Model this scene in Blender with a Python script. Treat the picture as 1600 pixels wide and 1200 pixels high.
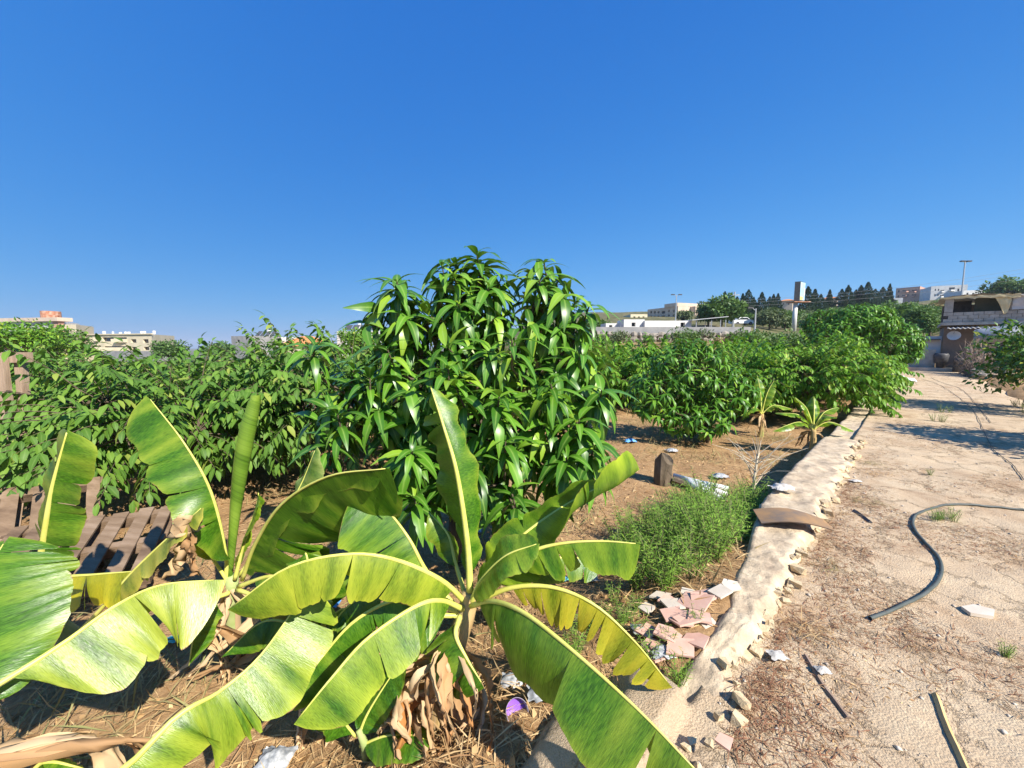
import bpy, math, random
import numpy as np
from mathutils import Vector, Matrix, noise

# ------------------------------------------------------------------ scene, camera, light
for o in list(bpy.data.objects): bpy.data.objects.remove(o)
S = bpy.context.scene
COL = S.collection
R = math.radians
F = 620.0                      # focal length in pixels of a 1600 wide picture
PITCH = math.atan(60/620)
CAMZ = 1.6
cam = bpy.data.cameras.new('camera'); cam.sensor_width = 36; cam.lens = 36*F/1600
cam.clip_start = .02; cam.clip_end = 9000
co = bpy.data.objects.new('camera', cam); COL.objects.link(co)
co.location = (0, 0, CAMZ); co.rotation_euler = (math.pi/2-PITCH, 0, 0)
S.camera = co
SUN_AZ, SUN_EL = R(137), R(40)
w = bpy.data.worlds.new('World'); S.world = w; w.use_nodes = True
nt = w.node_tree; bg = nt.nodes['Background']
sky = nt.nodes.new('ShaderNodeTexSky'); sky.sky_type = 'NISHITA'; sky.sun_disc = False
sky.sun_elevation = SUN_EL; sky.sun_rotation = -SUN_AZ      # the sky turns the other way round
sky.altitude = 60; sky.air_density = 1.0; sky.dust_density = .25; sky.ozone_density = 5.0
se = nt.nodes.new('ShaderNodeSeparateColor'); cb_ = nt.nodes.new('ShaderNodeCombineColor'); nt.links.new(sky.outputs[0], se.inputs[0])
for k_, (g_, a_) in enumerate(((1.195, .45), (.6255, .49), (.29, .70))):      # tone response of the whole sky, channel by channel
    pw_ = nt.nodes.new('ShaderNodeMath'); pw_.operation = 'POWER'; pw_.inputs[1].default_value = g_
    ml_ = nt.nodes.new('ShaderNodeMath'); ml_.operation = 'MULTIPLY'; ml_.inputs[1].default_value = .1
    mo_ = nt.nodes.new('ShaderNodeMath'); mo_.operation = 'MULTIPLY'; mo_.inputs[1].default_value = a_*7.6
    nt.links.new(se.outputs[k_], ml_.inputs[0]); nt.links.new(ml_.outputs[0], pw_.inputs[0]); nt.links.new(pw_.outputs[0], mo_.inputs[0]); nt.links.new(mo_.outputs[0], cb_.inputs[k_])
nt.links.new(cb_.outputs[0], bg.inputs['Color'])
bg.inputs['Strength'].default_value = .1
sl = bpy.data.lights.new('sun', 'SUN'); sl.energy = 5.0; sl.angle = R(.53); sl.color = (1, .94, .84)
so = bpy.data.objects.new('sun', sl); COL.objects.link(so)
sd = Vector((math.sin(SUN_AZ)*math.cos(SUN_EL), math.cos(SUN_AZ)*math.cos(SUN_EL), math.sin(SUN_EL)))
so.rotation_euler = (-sd).to_track_quat('-Z', 'Y').to_euler(); so.location = sd*60
S.view_settings.view_transform = 'Standard'; S.view_settings.look = 'None'
S.view_settings.gamma = 1; S.view_settings.exposure = .85
S.render.engine = 'CYCLES'
S.cycles.max_bounces = 6; S.cycles.diffuse_bounces = 2; S.cycles.transparent_max_bounces = 8

# ------------------------------------------------------------------ measuring
_c, _s = math.cos(PITCH), math.sin(PITCH)
def ray(px, py):
    u = (px-800)/F; v = (600-py)/F
    return Vector((u, _c+v*_s, -_s+v*_c))
def D(px, py, y):                       # the point seen there, y metres ahead
    d = ray(px, py); return Vector((0, 0, CAMZ)) + d*(y/d.y)
def G(px, py, z=0.):                    # the point seen there on a level z
    d = ray(px, py); return Vector((0, 0, CAMZ)) + d*((z-CAMZ)/d.z)
def clamp(a, lo=0., hi=1.): return max(lo, min(hi, a))
def sst(a, lo, hi):
    t = clamp((a-lo)/(hi-lo)); return t*t*(3-2*t)
Q2 = math.sqrt(2)
def SN(s, n, z=0.): return Vector(((s-n)/Q2, (s+n)/Q2, z))     # along / across the path
ORCH = -.4
def terrain(x, y):
    n = (y-x)/Q2; s = (x+y)/Q2; r = math.hypot(x, y); th = math.degrees(math.atan2(x, y))
    if n > .6: z = ORCH + .45*(1-sst(n, .7, 2.0))*(1-sst(s, 3.1, 4.8)) - .1*(1-sst(n, .9, 1.15))*(1-sst(s, 1.8, 2.15))
    else: z = -.5
    if n < -2.1: z = -.5 + .56*sst(-n, 2.1, 2.5) + .25*sst(-n, 2.6, 5)
    if s < -2.5: z = -.5
    a = sst(th, -14, 10)*(1-sst(th, 100, 130))
    r0 = 22 + 18*sst(th, 26, 37)
    up = max(0, r-r0)*.092; up = up if up < 30 else 30 + (up-30)*.3
    dn = -max(0, r-60)*.028
    dn = max(dn, -22)
    far = sst(r, 900, 2400)
    z += a*up*(1-far) + (1-a)*dn - far*a*20
    z += .035*noise.noise(Vector((x*1.3, y*1.3, 0)))*(1 if n > 1 or n < -2.4 else 0)
    if r > 30: z += noise.noise(Vector((x*.04, y*.04, 3)))*.8*sst(r, 30, 80)
    return z

# ------------------------------------------------------------------ materials
MATS = {}
def new_mat(name):
    m = bpy.data.materials.new(name); m.use_nodes = True; MATS[name] = m
    return m, m.node_tree, m.node_tree.nodes['Principled BSDF']
def nd(t, kind, **kw):
    n = t.nodes.new(kind)
    for k, v in kw.items():
        if k in n.inputs: n.inputs[k].default_value = v
        else: setattr(n, k, v)
    return n
def c4(c): return (c[0], c[1], c[2], 1)
def ramp(t, stops, src):
    r = t.nodes.new('ShaderNodeValToRGB'); e = r.color_ramp.elements
    while len(e) < len(stops): e.new(.5)
    for k, (p, c) in enumerate(stops): e[k].position = p; e[k].color = c4(c)
    t.links.new(src, r.inputs[0]); return r.outputs[0]
def P(name, c1, c2=None, c3=None, scale=4., rough=.85, spec=.25, bump=0., bscale=60., metal=0., detail=6., stretch=None, bdist=.02):
    m, t, b = new_mat(name); L = t.links.new
    tc = nd(t, 'ShaderNodeTexCoord'); v = tc.outputs['Object']
    if stretch:
        mp = nd(t, 'ShaderNodeMapping'); mp.inputs['Scale'].default_value = stretch; L(v, mp.inputs[0]); v = mp.outputs[0]
    if c2:
        n = nd(t, 'ShaderNodeTexNoise', Scale=scale, Detail=detail, Roughness=.65); L(v, n.inputs['Vector'])
        st = [(.36, c1), (.64, c2)] if not c3 else [(.33, c1), (.5, c2), (.68, c3)]
        L(ramp(t, st, n.outputs[0]), b.inputs['Base Color'])
    else: b.inputs['Base Color'].default_value = c4(c1)
    b.inputs['Roughness'].default_value = rough; b.inputs['Specular IOR Level'].default_value = spec; b.inputs['Metallic'].default_value = metal
    if bump:
        n2 = nd(t, 'ShaderNodeTexNoise', Scale=bscale, Detail=5., Roughness=.7); L(v, n2.inputs['Vector'])
        bp = nd(t, 'ShaderNodeBump', Strength=bump, Distance=bdist); L(n2.outputs[0], bp.inputs['Height']); L(bp.outputs[0], b.inputs['Normal'])
    return m
def leafmat(name, stops, rough=.42, spec=.4, trans=.28, tcol=(.25, .45, .03), midcol=None, midmix=.5):
    m, t, b = new_mat(name); L = t.links.new
    at = nd(t, 'ShaderNodeAttribute', attribute_name='rnd'); oi = nd(t, 'ShaderNodeObjectInfo')
    ad = nd(t, 'ShaderNodeMath', operation='ADD'); L(at.outputs['Fac'], ad.inputs[0]); L(oi.outputs['Random'], ad.inputs[1])
    fr = nd(t, 'ShaderNodeMath', operation='FRACT'); L(ad.outputs[0], fr.inputs[0])
    col = ramp(t, stops, fr.outputs[0])
    if midcol:
        am = nd(t, 'ShaderNodeAttribute', attribute_name='mid')
        pw = nd(t, 'ShaderNodeMath', operation='POWER'); L(am.outputs['Fac'], pw.inputs[0]); pw.inputs[1].default_value = 7
        mu = nd(t, 'ShaderNodeMath', operation='MULTIPLY'); L(pw.outputs[0], mu.inputs[0]); mu.inputs[1].default_value = midmix
        mx = nd(t, 'ShaderNodeMix', data_type='RGBA'); L(mu.outputs[0], mx.inputs[0]); L(col, mx.inputs[6]); mx.inputs[7].default_value = c4(midcol)
        col = mx.outputs[2]
    L(col, b.inputs['Base Color']); b.inputs['Roughness'].default_value = rough; b.inputs['Specular IOR Level'].default_value = spec
    tr = nd(t, 'ShaderNodeBsdfTranslucent'); mx2 = nd(t, 'ShaderNodeMix', data_type='RGBA', blend_type='MULTIPLY')
    mx2.inputs[0].default_value = .0; L(col, mx2.inputs[6])
    tm = nd(t, 'ShaderNodeMix', data_type='RGBA'); tm.inputs[0].default_value = .55; L(col, tm.inputs[6]); tm.inputs[7].default_value = c4(tcol)
    L(tm.outputs[2], tr.inputs['Color'])
    ms = nd(t, 'ShaderNodeMixShader'); ms.inputs[0].default_value = trans
    L(b.outputs[0], ms.inputs[1]); L(tr.outputs[0], ms.inputs[2]); L(ms.outputs[0], t.nodes['Material Output'].inputs['Surface'])
    return m
mango_d = leafmat('dark_mango_leaf', [(0, (.04, .125, .012)), (.5, (.075, .2, .016)), (.9, (.13, .29, .025)), (.98, (.24, .38, .04))], rough=.42, spec=.35, trans=.18)
mango_m = leafmat('mango_leaf', [(0, (.035, .115, .01)), (.45, (.07, .195, .014)), (.85, (.12, .28, .02)), (.97, (.25, .4, .03))], rough=.36, spec=.5, trans=.15, tcol=(.2, .42, .03), midcol=(.3, .45, .1), midmix=.6)
anno_m = leafmat('custard_apple_leaf', [(0, (.06, .14, .018)), (.5, (.1, .21, .025)), (.9, (.155, .28, .035)), (.985, (.28, .34, .06))], rough=.55, spec=.3, trans=.25, tcol=(.22, .42, .04), midcol=(.24, .36, .1), midmix=.4)
anno_r = leafmat('custard_apple_leaf_bright', [(0, (.065, .17, .014)), (.5, (.12, .27, .02)), (.9, (.2, .37, .03)), (.985, (.36, .42, .06))], rough=.5, spec=.3, trans=.25, tcol=(.25, .45, .03))
bush_m = leafmat('shrub_leaf', [(0, (.05, .11, .025)), (.5, (.085, .16, .035)), (1, (.13, .22, .05))], rough=.55, trans=.2)
cyp_m = leafmat('cypress_needle', [(0, (.016, .04, .026)), (.6, (.028, .06, .034)), (1, (.045, .085, .04))], rough=.8, spec=.1, trans=.05)
olive_m = leafmat('olive_leaf', [(0, (.08, .11, .05)), (.6, (.13, .17, .075)), (1, (.17, .2, .09))], rough=.6, trans=.15)
weed_m = leafmat('weed_leaf', [(0, (.14, .27, .035)), (.5, (.21, .38, .05)), (1, (.3, .45, .07))], rough=.6, spec=.2, trans=.25)
citrus_m = leafmat('citrus_leaf', [(0, (.03, .08, .015)), (.5, (.055, .14, .02)), (.9, (.11, .22, .03)), (.97, (.3, .33, .04))], rough=.4, trans=.2)
dryg_m = leafmat('dry_grass', [(0, (.3, .22, .1)), (.5, (.42, .32, .16)), (1, (.22, .24, .09))], rough=.8, spec=.1, trans=.15, tcol=(.4, .32, .15))
straw_m = leafmat('straw', [(0, (.28, .15, .06)), (.4, (.52, .33, .15)), (.8, (.66, .48, .25)), (1, (.26, .12, .05))], rough=.8, spec=.15, trans=.12, tcol=(.45, .3, .14))
bark_m = P('bark', (.09, .07, .045), (.17, .13, .09), scale=14, bump=.6, bscale=50, stretch=(1, 1, .25))
twig_m = P('green_twig', (.12, .14, .05), (.18, .2, .08), scale=20, rough=.7)
dtwig_m = P('dry_twig', (.42, .35, .24), (.6, .52, .4), scale=20)

def banana_mat():
    m, t, b = new_mat('banana_leaf'); L = t.links.new
    uv = nd(t, 'ShaderNodeUVMap'); sp = nd(t, 'ShaderNodeSeparateXYZ'); L(uv.outputs[0], sp.inputs[0])
    oi = nd(t, 'ShaderNodeObjectInfo'); tc = nd(t, 'ShaderNodeTexCoord')
    n1 = nd(t, 'ShaderNodeTexNoise', Scale=3.5, Detail=4.); L(tc.outputs['Object'], n1.inputs['Vector'])
    # fine veins: bands across the midrib direction
    cb = nd(t, 'ShaderNodeCombineXYZ'); L(sp.outputs[0], cb.inputs[0])
    ml = nd(t, 'ShaderNodeMath', operation='MULTIPLY'); L(sp.outputs[1], ml.inputs[0]); ml.inputs[1].default_value = .03; L(ml.outputs[0], cb.inputs[1])
    nv = nd(t, 'ShaderNodeTexNoise', Scale=230., Detail=2., Roughness=.5); L(cb.outputs[0], nv.inputs['Vector'])
    nb = nd(t, 'ShaderNodeTexNoise', Scale=9., Detail=2.); L(cb.outputs[0], nb.inputs['Vector'])
    f1 = nd(t, 'ShaderNodeMath', operation='MULTIPLY_ADD'); L(nv.outputs[0], f1.inputs[0]); f1.inputs[1].default_value = .55; f1.inputs[2].default_value = 0
    f2 = nd(t, 'ShaderNodeMath', operation='MULTIPLY_ADD'); L(nb.outputs[0], f2.inputs[0]); f2.inputs[1].default_value = .45; L(f1.outputs[0], f2.inputs[2])
    green = ramp(t, [(.33, (.028, .095, .006)), (.5, (.065, .18, .01)), (.68, (.15, .3, .018))], f2.outputs[0])
    # yellowing, and sunlight painted in as yellow: amount from the leaf's own tint (object colour alpha), patchy, strongest at the margin
    pw = nd(t, 'ShaderNodeMath', operation='POWER'); L(sp.outputs[1], pw.inputs[0]); pw.inputs[1].default_value = 6
    yl = nd(t, 'ShaderNodeMath', operation='MULTIPLY_ADD'); yn = nd(t, 'ShaderNodeMix', data_type='FLOAT'); yn.inputs[0].default_value = .6; L(n1.outputs[0], yn.inputs[2]); L(nb.outputs[0], yn.inputs[3]); L(yn.outputs[0], yl.inputs[0]); yl.inputs[1].default_value = 2.4; yl.inputs[2].default_value = -1.2
    y2 = nd(t, 'ShaderNodeMath', operation='ADD'); L(yl.outputs[0], y2.inputs[0]); L(oi.outputs['Alpha'], y2.inputs[1])
    y3 = nd(t, 'ShaderNodeMath', operation='MULTIPLY_ADD', use_clamp=True); L(pw.outputs[0], y3.inputs[0]); y3.inputs[1].default_value = .35; L(y2.outputs[0], y3.inputs[2])
    mx = nd(t, 'ShaderNodeMix', data_type='RGBA'); L(y3.outputs[0], mx.inputs[0]); L(green, mx.inputs[6]); L(oi.outputs['Color'], mx.inputs[7])
    # brown scorched rim
    n2 = nd(t, 'ShaderNodeTexNoise', Scale=16., Detail=4.); L(tc.outputs['Object'], n2.inputs['Vector'])
    e1 = nd(t, 'ShaderNodeMath', operation='MULTIPLY_ADD'); L(n2.outputs[0], e1.inputs[0]); e1.inputs[1].default_value = .09; L(sp.outputs[1], e1.inputs[2])
    e2 = nd(t, 'ShaderNodeMath', operation='GREATER_THAN'); L(e1.outputs[0], e2.inputs[0]); e2.inputs[1].default_value = 1.045
    mx3 = nd(t, 'ShaderNodeMix', data_type='RGBA'); L(e2.outputs[0], mx3.inputs[0]); L(mx.outputs[2], mx3.inputs[6]); mx3.inputs[7].default_value = (.25, .13, .05, 1)
    vm = nd(t, 'ShaderNodeMix', data_type='RGBA', blend_type='MULTIPLY'); vm.inputs[0].default_value = 1.; L(mx3.outputs[2], vm.inputs[6]); L(ramp(t, [(.36, (.62, .7, .6)), (.5, (.95, .97, .9)), (.64, (1., 1., 1.))], f2.outputs[0]), vm.inputs[7])
    col = vm.outputs[2]
    L(col, b.inputs['Base Color']); b.inputs['Roughness'].default_value = .34; b.inputs['Specular IOR Level'].default_value = .45
    bp = nd(t, 'ShaderNodeBump', Strength=.5, Distance=.004); L(f2.outputs[0], bp.inputs['Height']); L(bp.outputs[0], b.inputs['Normal'])
    tr = nd(t, 'ShaderNodeBsdfTranslucent'); tm = nd(t, 'ShaderNodeMix', data_type='RGBA'); tm.inputs[0].default_value = .5
    L(col, tm.inputs[6]); tm.inputs[7].default_value = (.42, .55, .015, 1); L(tm.outputs[2], tr.inputs['Color'])
    ms = nd(t, 'ShaderNodeMixShader'); ms.inputs[0].default_value = .26
    L(b.outputs[0], ms.inputs[1]); L(tr.outputs[0], ms.inputs[2]); L(ms.outputs[0], t.nodes['Material Output'].inputs['Surface'])
    return m
ban_m = banana_mat()
rib_m = P('banana_midrib', (.55, .55, .1), (.66, .64, .17), scale=8, rough=.4, spec=.4)
stem_m = P('banana_stem', (.34, .2, .08), (.5, .36, .16), (.24, .3, .08), scale=5, rough=.7, stretch=(1, 1, .25), bump=.4, bscale=40)
gstem_m = P('banana_sucker_stem', (.3, .38, .12), (.42, .46, .2), scale=8, rough=.55)
dead_m = leafmat('dead_banana_leaf', [(0, (.36, .2, .09)), (.35, (.56, .37, .19)), (.7, (.68, .5, .3)), (1, (.45, .2, .06))], rough=.7, spec=.2, trans=.2, tcol=(.55, .3, .1))
def ground_mat():
    m, t, b = new_mat('orchard_soil'); L = t.links.new
    tc = nd(t, 'ShaderNodeTexCoord'); v = tc.outputs['Object']
    a = nd(t, 'ShaderNodeTexNoise', Scale=2.2, Detail=8., Roughness=.7); L(v, a.inputs['Vector'])
    f = nd(t, 'ShaderNodeTexNoise', Scale=26., Detail=8., Roughness=.75); L(v, f.inputs['Vector'])
    g = nd(t, 'ShaderNodeTexNoise', Scale=.3, Detail=9., Roughness=.75); L(v, g.inputs['Vector'])
    c1 = ramp(t, [(.3, (.22, .12, .055)), (.5, (.42, .26, .13)), (.7, (.58, .4, .22))], f.outputs[0])
    c2 = ramp(t, [(.4, (.2, .11, .05)), (.6, (.5, .32, .16))], a.outputs[0])
    mx = nd(t, 'ShaderNodeMix', data_type='RGBA'); mx.inputs[0].default_value = .45; L(c1, mx.inputs[6]); L(c2, mx.inputs[7])
    # beyond the orchard: scrub greens
    ln = nd(t, 'ShaderNodeVectorMath', operation='LENGTH'); L(v, ln.inputs[0])
    mr = nd(t, 'ShaderNodeMapRange'); L(ln.outputs['Value'], mr.inputs[0]); mr.inputs[1].default_value = 34; mr.inputs[2].default_value = 60
    cf = ramp(t, [(.38, (.05, .065, .025)), (.52, (.14, .13, .06)), (.64, (.26, .21, .12))], g.outputs[0])
    m2 = nd(t, 'ShaderNodeMix', data_type='RGBA'); L(mr.outputs[0], m2.inputs[0]); L(mx.outputs[2], m2.inputs[6]); L(cf, m2.inputs[7])
    L(m2.outputs[2], b.inputs['Base Color']); b.inputs['Roughness'].default_value = .95; b.inputs['Specular IOR Level'].default_value = .1
    bp = nd(t, 'ShaderNodeBump', Strength=.8, Distance=.03); L(f.outputs[0], bp.inputs['Height']); L(bp.outputs[0], b.inputs['Normal'])
    return m
def path_mat():
    m, t, b = new_mat('path_surface'); L = t.links.new
    tc = nd(t, 'ShaderNodeTexCoord'); v = tc.outputs['Object']
    a = nd(t, 'ShaderNodeTexNoise', Scale=1.5, Detail=9., Roughness=.72, Distortion=.8); L(v, a.inputs['Vector'])
    f = nd(t, 'ShaderNodeTexNoise', Scale=75., Detail=8., Roughness=.8); L(v, f.inputs['Vector'])
    h = nd(t, 'ShaderNodeTexNoise', Scale=7., Detail=6., Roughness=.7); L(v, h.inputs['Vector'])
    vo = nd(t, 'ShaderNodeTexVoronoi', Scale=110.); L(v, vo.inputs['Vector'])
    cr = nd(t, 'ShaderNodeTexVoronoi', Scale=2.4, feature='DISTANCE_TO_EDGE'); 
    wv = nd(t, 'ShaderNodeMix', data_type='VECTOR'); wv.inputs[0].default_value = .3; L(v, wv.inputs[4]); L(h.outputs['Color'], wv.inputs[5]); L(wv.outputs[1], cr.inputs['Vector'])
    c1 = ramp(t, [(.3, (.24, .15, .085)), (.44, (.47, .345, .22)), (.6, (.6, .47, .315)), (.8, (.7, .585, .425))], f.outputs[0])
    c2 = ramp(t, [(.36, (.33, .2, .11)), (.46, (.52, .38, .245)), (.6, (.64, .51, .345))], a.outputs[0])
    mx = nd(t, 'ShaderNodeMix', data_type='RGBA'); mx.inputs[0].default_value = .5; L(c1, mx.inputs[6]); L(c2, mx.inputs[7])
    ck = ramp(t, [(.0, (.22, .18, .15)), (.02, (.8, .78, .75)), (.05, (1, 1, 1))], cr.outputs[0])
    m2 = nd(t, 'ShaderNodeMix', data_type='RGBA', blend_type='MULTIPLY'); m2.inputs[0].default_value = .5; L(mx.outputs[2], m2.inputs[6]); L(ck, m2.inputs[7])
    L(m2.outputs[2], b.inputs['Base Color']); b.inputs['Roughness'].default_value = .92; b.inputs['Specular IOR Level'].default_value = .15
    s1 = nd(t, 'ShaderNodeMath', operation='MULTIPLY_ADD'); L(vo.outputs[0], s1.inputs[0]); s1.inputs[1].default_value = -.5; L(f.outputs[0], s1.inputs[2])
    s2 = nd(t, 'ShaderNodeMath', operation='MULTIPLY_ADD'); L(ck, s2.inputs[0]); s2.inputs[1].default_value = .9; L(s1.outputs[0], s2.inputs[2]); s1 = s2
    bp = nd(t, 'ShaderNodeBump', Strength=.75, Distance=.012); L(s1.outputs[0], bp.inputs['Height']); L(bp.outputs[0], b.inputs['Normal'])
    return m
soil_m = ground_mat(); path_m = path_mat()
conc_m = P('old_concrete', (.34, .26, .18), (.52, .41, .28), (.66, .54, .38), scale=8, bump=.7, bscale=45, bdist=.015)
raw_m = P('crumbled_concrete', (.5, .38, .23), (.68, .54, .34), scale=14, bump=.8, bscale=30, bdist=.02)
plas_w = P('white_plastic', (.72, .72, .7), (.82, .82, .8), scale=10, rough=.35, spec=.4)
wood_m = P('weathered_wood', (.24, .165, .11), (.38, .28, .2), (.46, .36, .27), scale=7, stretch=(1, 1, .15), bump=.4, bscale=40)
wood2_m = P('pallet_wood', (.11, .07, .045), (.2, .135, .085), (.3, .215, .15), scale=6, stretch=(.2, 1, 1), bump=.4, bscale=50)

# ------------------------------------------------------------------ mesh helpers
class MB:
    def __init__(s): s.v = []; s.f = []
    def add(s, V, Fc):
        o = len(s.v); s.v += [tuple(p) for p in V]; s.f += [tuple(i+o for i in q) for q in Fc]
    def box(s, c, size, rot=None):
        hx, hy, hz = size[0]/2, size[1]/2, size[2]/2
        V = [Vector((x, y, z)) for x in (-hx, hx) for y in (-hy, hy) for z in (-hz, hz)]
        if rot is not None: V = [rot @ p for p in V]
        c = Vector(c)
        s.add([p+c for p in V], [(0, 1, 3, 2), (4, 6, 7, 5), (0, 4, 5, 1), (2, 3, 7, 6), (0, 2, 6, 4), (1, 5, 7, 3)])
    def tube(s, pts, rad, sides=6, cap=True):
        pts = [Vector(p) for p in pts]; n = len(pts)
        if not hasattr(rad, '__len__'): rad = [rad]*n
        base = len(s.v); prev = None
        for k, p in enumerate(pts):
            T = (pts[min(k+1, n-1)]-pts[max(k-1, 0)]).normalized()
            if prev is None:
                a = T.cross(Vector((0, 0, 1)))
                if a.length < .1: a = T.cross(Vector((1, 0, 0)))
            else: a = prev - T*prev.dot(T)
            a.normalize(); prev = a; b = T.cross(a)
            for j in range(sides):
                g = 2*math.pi*j/sides; s.v.append(tuple(p+(a*math.cos(g)+b*math.sin(g))*rad[k]))
        for k in range(n-1):
            for j in range(sides):
                j2 = (j+1) % sides
                s.f.append((base+k*sides+j, base+k*sides+j2, base+(k+1)*sides+j2, base+(k+1)*sides+j))
        if cap:
            s.f.append(tuple(base+j for j in reversed(range(sides)))); s.f.append(tuple(base+(n-1)*sides+j for j in range(sides)))
    def prism(s, poly, z0, z1, M=None):
        n = len(poly); V = [Vector((x, y, z0)) for x, y in poly] + [Vector((x, y, z1)) for x, y in poly]
        if M is not None: V = [M @ p for p in V]
        s.add(V, [tuple(reversed(range(n))), tuple(range(n, 2*n))] + [(k, (k+1) % n, n+(k+1) % n, n+k) for k in range(n)])
    def build(s, name, mat, parent=None, smooth=False, origin=None):
        me = bpy.data.meshes.new(name)
        if parent is not None: o3 = Vector(ORG[parent.name])
        elif origin is not None: o3 = Vector(origin)
        else:
            A = np.array(s.v); o3 = Vector(((A[:, 0].min()+A[:, 0].max())/2, (A[:, 1].min()+A[:, 1].max())/2, A[:, 2].min()))
        me.from_pydata([(p[0]-o3.x, p[1]-o3.y, p[2]-o3.z) for p in s.v], [], s.f); me.update()
        return link(name, me, mat, parent, smooth, o3)
ORG = {}                                  # world origin of each linked object
def link(name, me, mat, parent, smooth, o3):
    if mat is not None:
        me.materials.clear(); me.materials.append(mat)
    if smooth: me.polygons.foreach_set('use_smooth', [True]*len(me.polygons))
    o = bpy.data.objects.new(name, me); COL.objects.link(o)
    if parent is not None: o.parent = parent; ORG[o.name] = tuple(o3)
    else: o.location = o3; ORG[o.name] = tuple(o3)
    return o
def thing(name, loc, label, cat, group=None):
    o = bpy.data.objects.new(name, None); COL.objects.link(o); o.location = loc; o.empty_display_size = .1
    ORG[o.name] = tuple(loc); return tag(o, label, cat, group)
def tag(o, label=None, cat=None, group=None, kind=None):
    if label: o['label'] = label
    if cat: o['category'] = cat
    if group: o['group'] = group
    if kind: o['kind'] = kind
    return o
def copy_tree(o, parent=None):
    c = o.copy(); COL.objects.link(c); c.parent = parent; ORG[c.name] = ORG[o.name]
    for ch in KIDS.get(o.name, []): copy_tree(ch, c)
    return c
KIDS = {}
def kids(o): KIDS[o.name] = list(o.children_recursive) if False else [x for x in COL.objects if x.parent is o]

def np_mesh(name, V, Fq, rnd=None, mid=None, smooth=True):
    me = bpy.data.meshes.new(name); V = np.asarray(V, np.float32); Fq = np.asarray(Fq, np.int32)
    k = Fq.shape[1]; nf = len(Fq)
    me.vertices.add(len(V)); me.vertices.foreach_set('co', V.ravel())
    me.loops.add(nf*k); me.loops.foreach_set('vertex_index', Fq.ravel())
    me.polygons.add(nf); me.polygons.foreach_set('loop_start', np.arange(nf, dtype=np.int32)*k)
    if smooth: me.polygons.foreach_set('use_smooth', np.ones(nf, bool))
    for nm, a in (('rnd', rnd), ('mid', mid)):
        if a is not None:
            at = me.attributes.new(nm, 'FLOAT', 'POINT'); at.data.foreach_set('value', np.asarray(a, np.float32))
    me.update(calc_edges=True); return me
def leaf_template(L, W, nseg=4, droop=.25, fold=.25, peak=.42, blunt=.6, wave=0.):
    V = []; mid = []; Fq = []; ph = 0
    for k in range(nseg+1):
        t = k/nseg
        wd = W/2*max(.05, (math.sin(math.pi*t**(math.log(.5)/math.log(peak))))**blunt) if 0 < t < 1 else W*.03
        a = droop*t; y = L*(math.sin(a)/a*t if a > 1e-4 else t); y = L*t*math.cos(a*.6); z = -L*t*math.sin(a*.75)
        wz = wave*wd*math.sin(t*9)
        V += [(-wd, y, z+wd*fold+wz), (0, y, z), (wd, y, z+wd*fold-wz)]; mid += [0, 1, 0]
        if k:
            b = 3*k; Fq += [(b-3, b-2, b+1, b), (b-2, b-1, b+2, b+1)]
    return np.array(V), np.array(Fq), np.array(mid, float)
def frames(d, up):                        # leaf axis d, blade normal near up
    y = d/np.linalg.norm(d, axis=1, keepdims=True)
    x = np.cross(y, up); ln = np.linalg.norm(x, axis=1, keepdims=True); x = np.where(ln < 1e-3, np.array([1., 0, 0]), x/np.maximum(ln, 1e-6))
    z = np.cross(x, y); return np.stack([x, y, z], axis=2)
def leaf_cloud(name, tmpl, pos, Rm, sc, rnd):
    TV, TF, TM = tmpl; N = len(pos); k = len(TV)
    V = pos[:, None, :] + sc[:, None, None]*np.einsum('nij,kj->nki', Rm, TV)
    Fq = (TF[None, :, :] + (np.arange(N)*k)[:, None, None]).reshape(-1, TF.shape[1])
    return np_mesh(name, V.reshape(-1, 3), Fq, np.repeat(rnd, k), np.tile(TM, N))
def leaf_objects(parent, name, tmpl_mesh, mat, pos, Rm, sc):
    b = Vector(ORG[parent.name])
    for k in range(len(pos)):
        o = bpy.data.objects.new(name, tmpl_mesh); COL.objects.link(o); o.parent = parent
        m = Matrix([list(r) for r in Rm[k]]).to_4x4() @ Matrix.Scale(float(sc[k]), 4)
        m.translation = Vector(pos[k].tolist())-b; o.matrix_basis = m; ORG[o.name] = tuple(pos[k])
def tmpl_mesh(name, tmpl, mat):
    me = np_mesh(name, tmpl[0], tmpl[1], np.zeros(len(tmpl[0])), tmpl[2]); me.materials.append(mat); return me
def foliage(parent, tmpl, tm, mat, pos, Rm, sc, rng, own=0, name='leaf'):
    """own: how many leaves, those nearest the camera, are objects of their own; the rest is one part"""
    pos = np.asarray(pos); Rm = np.asarray(Rm); sc = np.asarray(sc); b = np.array(ORG[parent.name])
    if own:
        d = np.linalg.norm(pos-np.array([0, 0, CAMZ]), axis=1); idx = np.argsort(d); a, r = idx[:own], idx[own:]
        leaf_objects(parent, name, tm, mat, pos[a], Rm[a], sc[a]); pos, Rm, sc = pos[r], Rm[r], sc[r]
    me = leaf_cloud('foliage', tmpl, pos-b, Rm, sc, rng.random(len(pos)))
    o = link('foliage', me, mat, parent, False, Vector(b)); tag(o, kind='stuff'); return o

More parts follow.
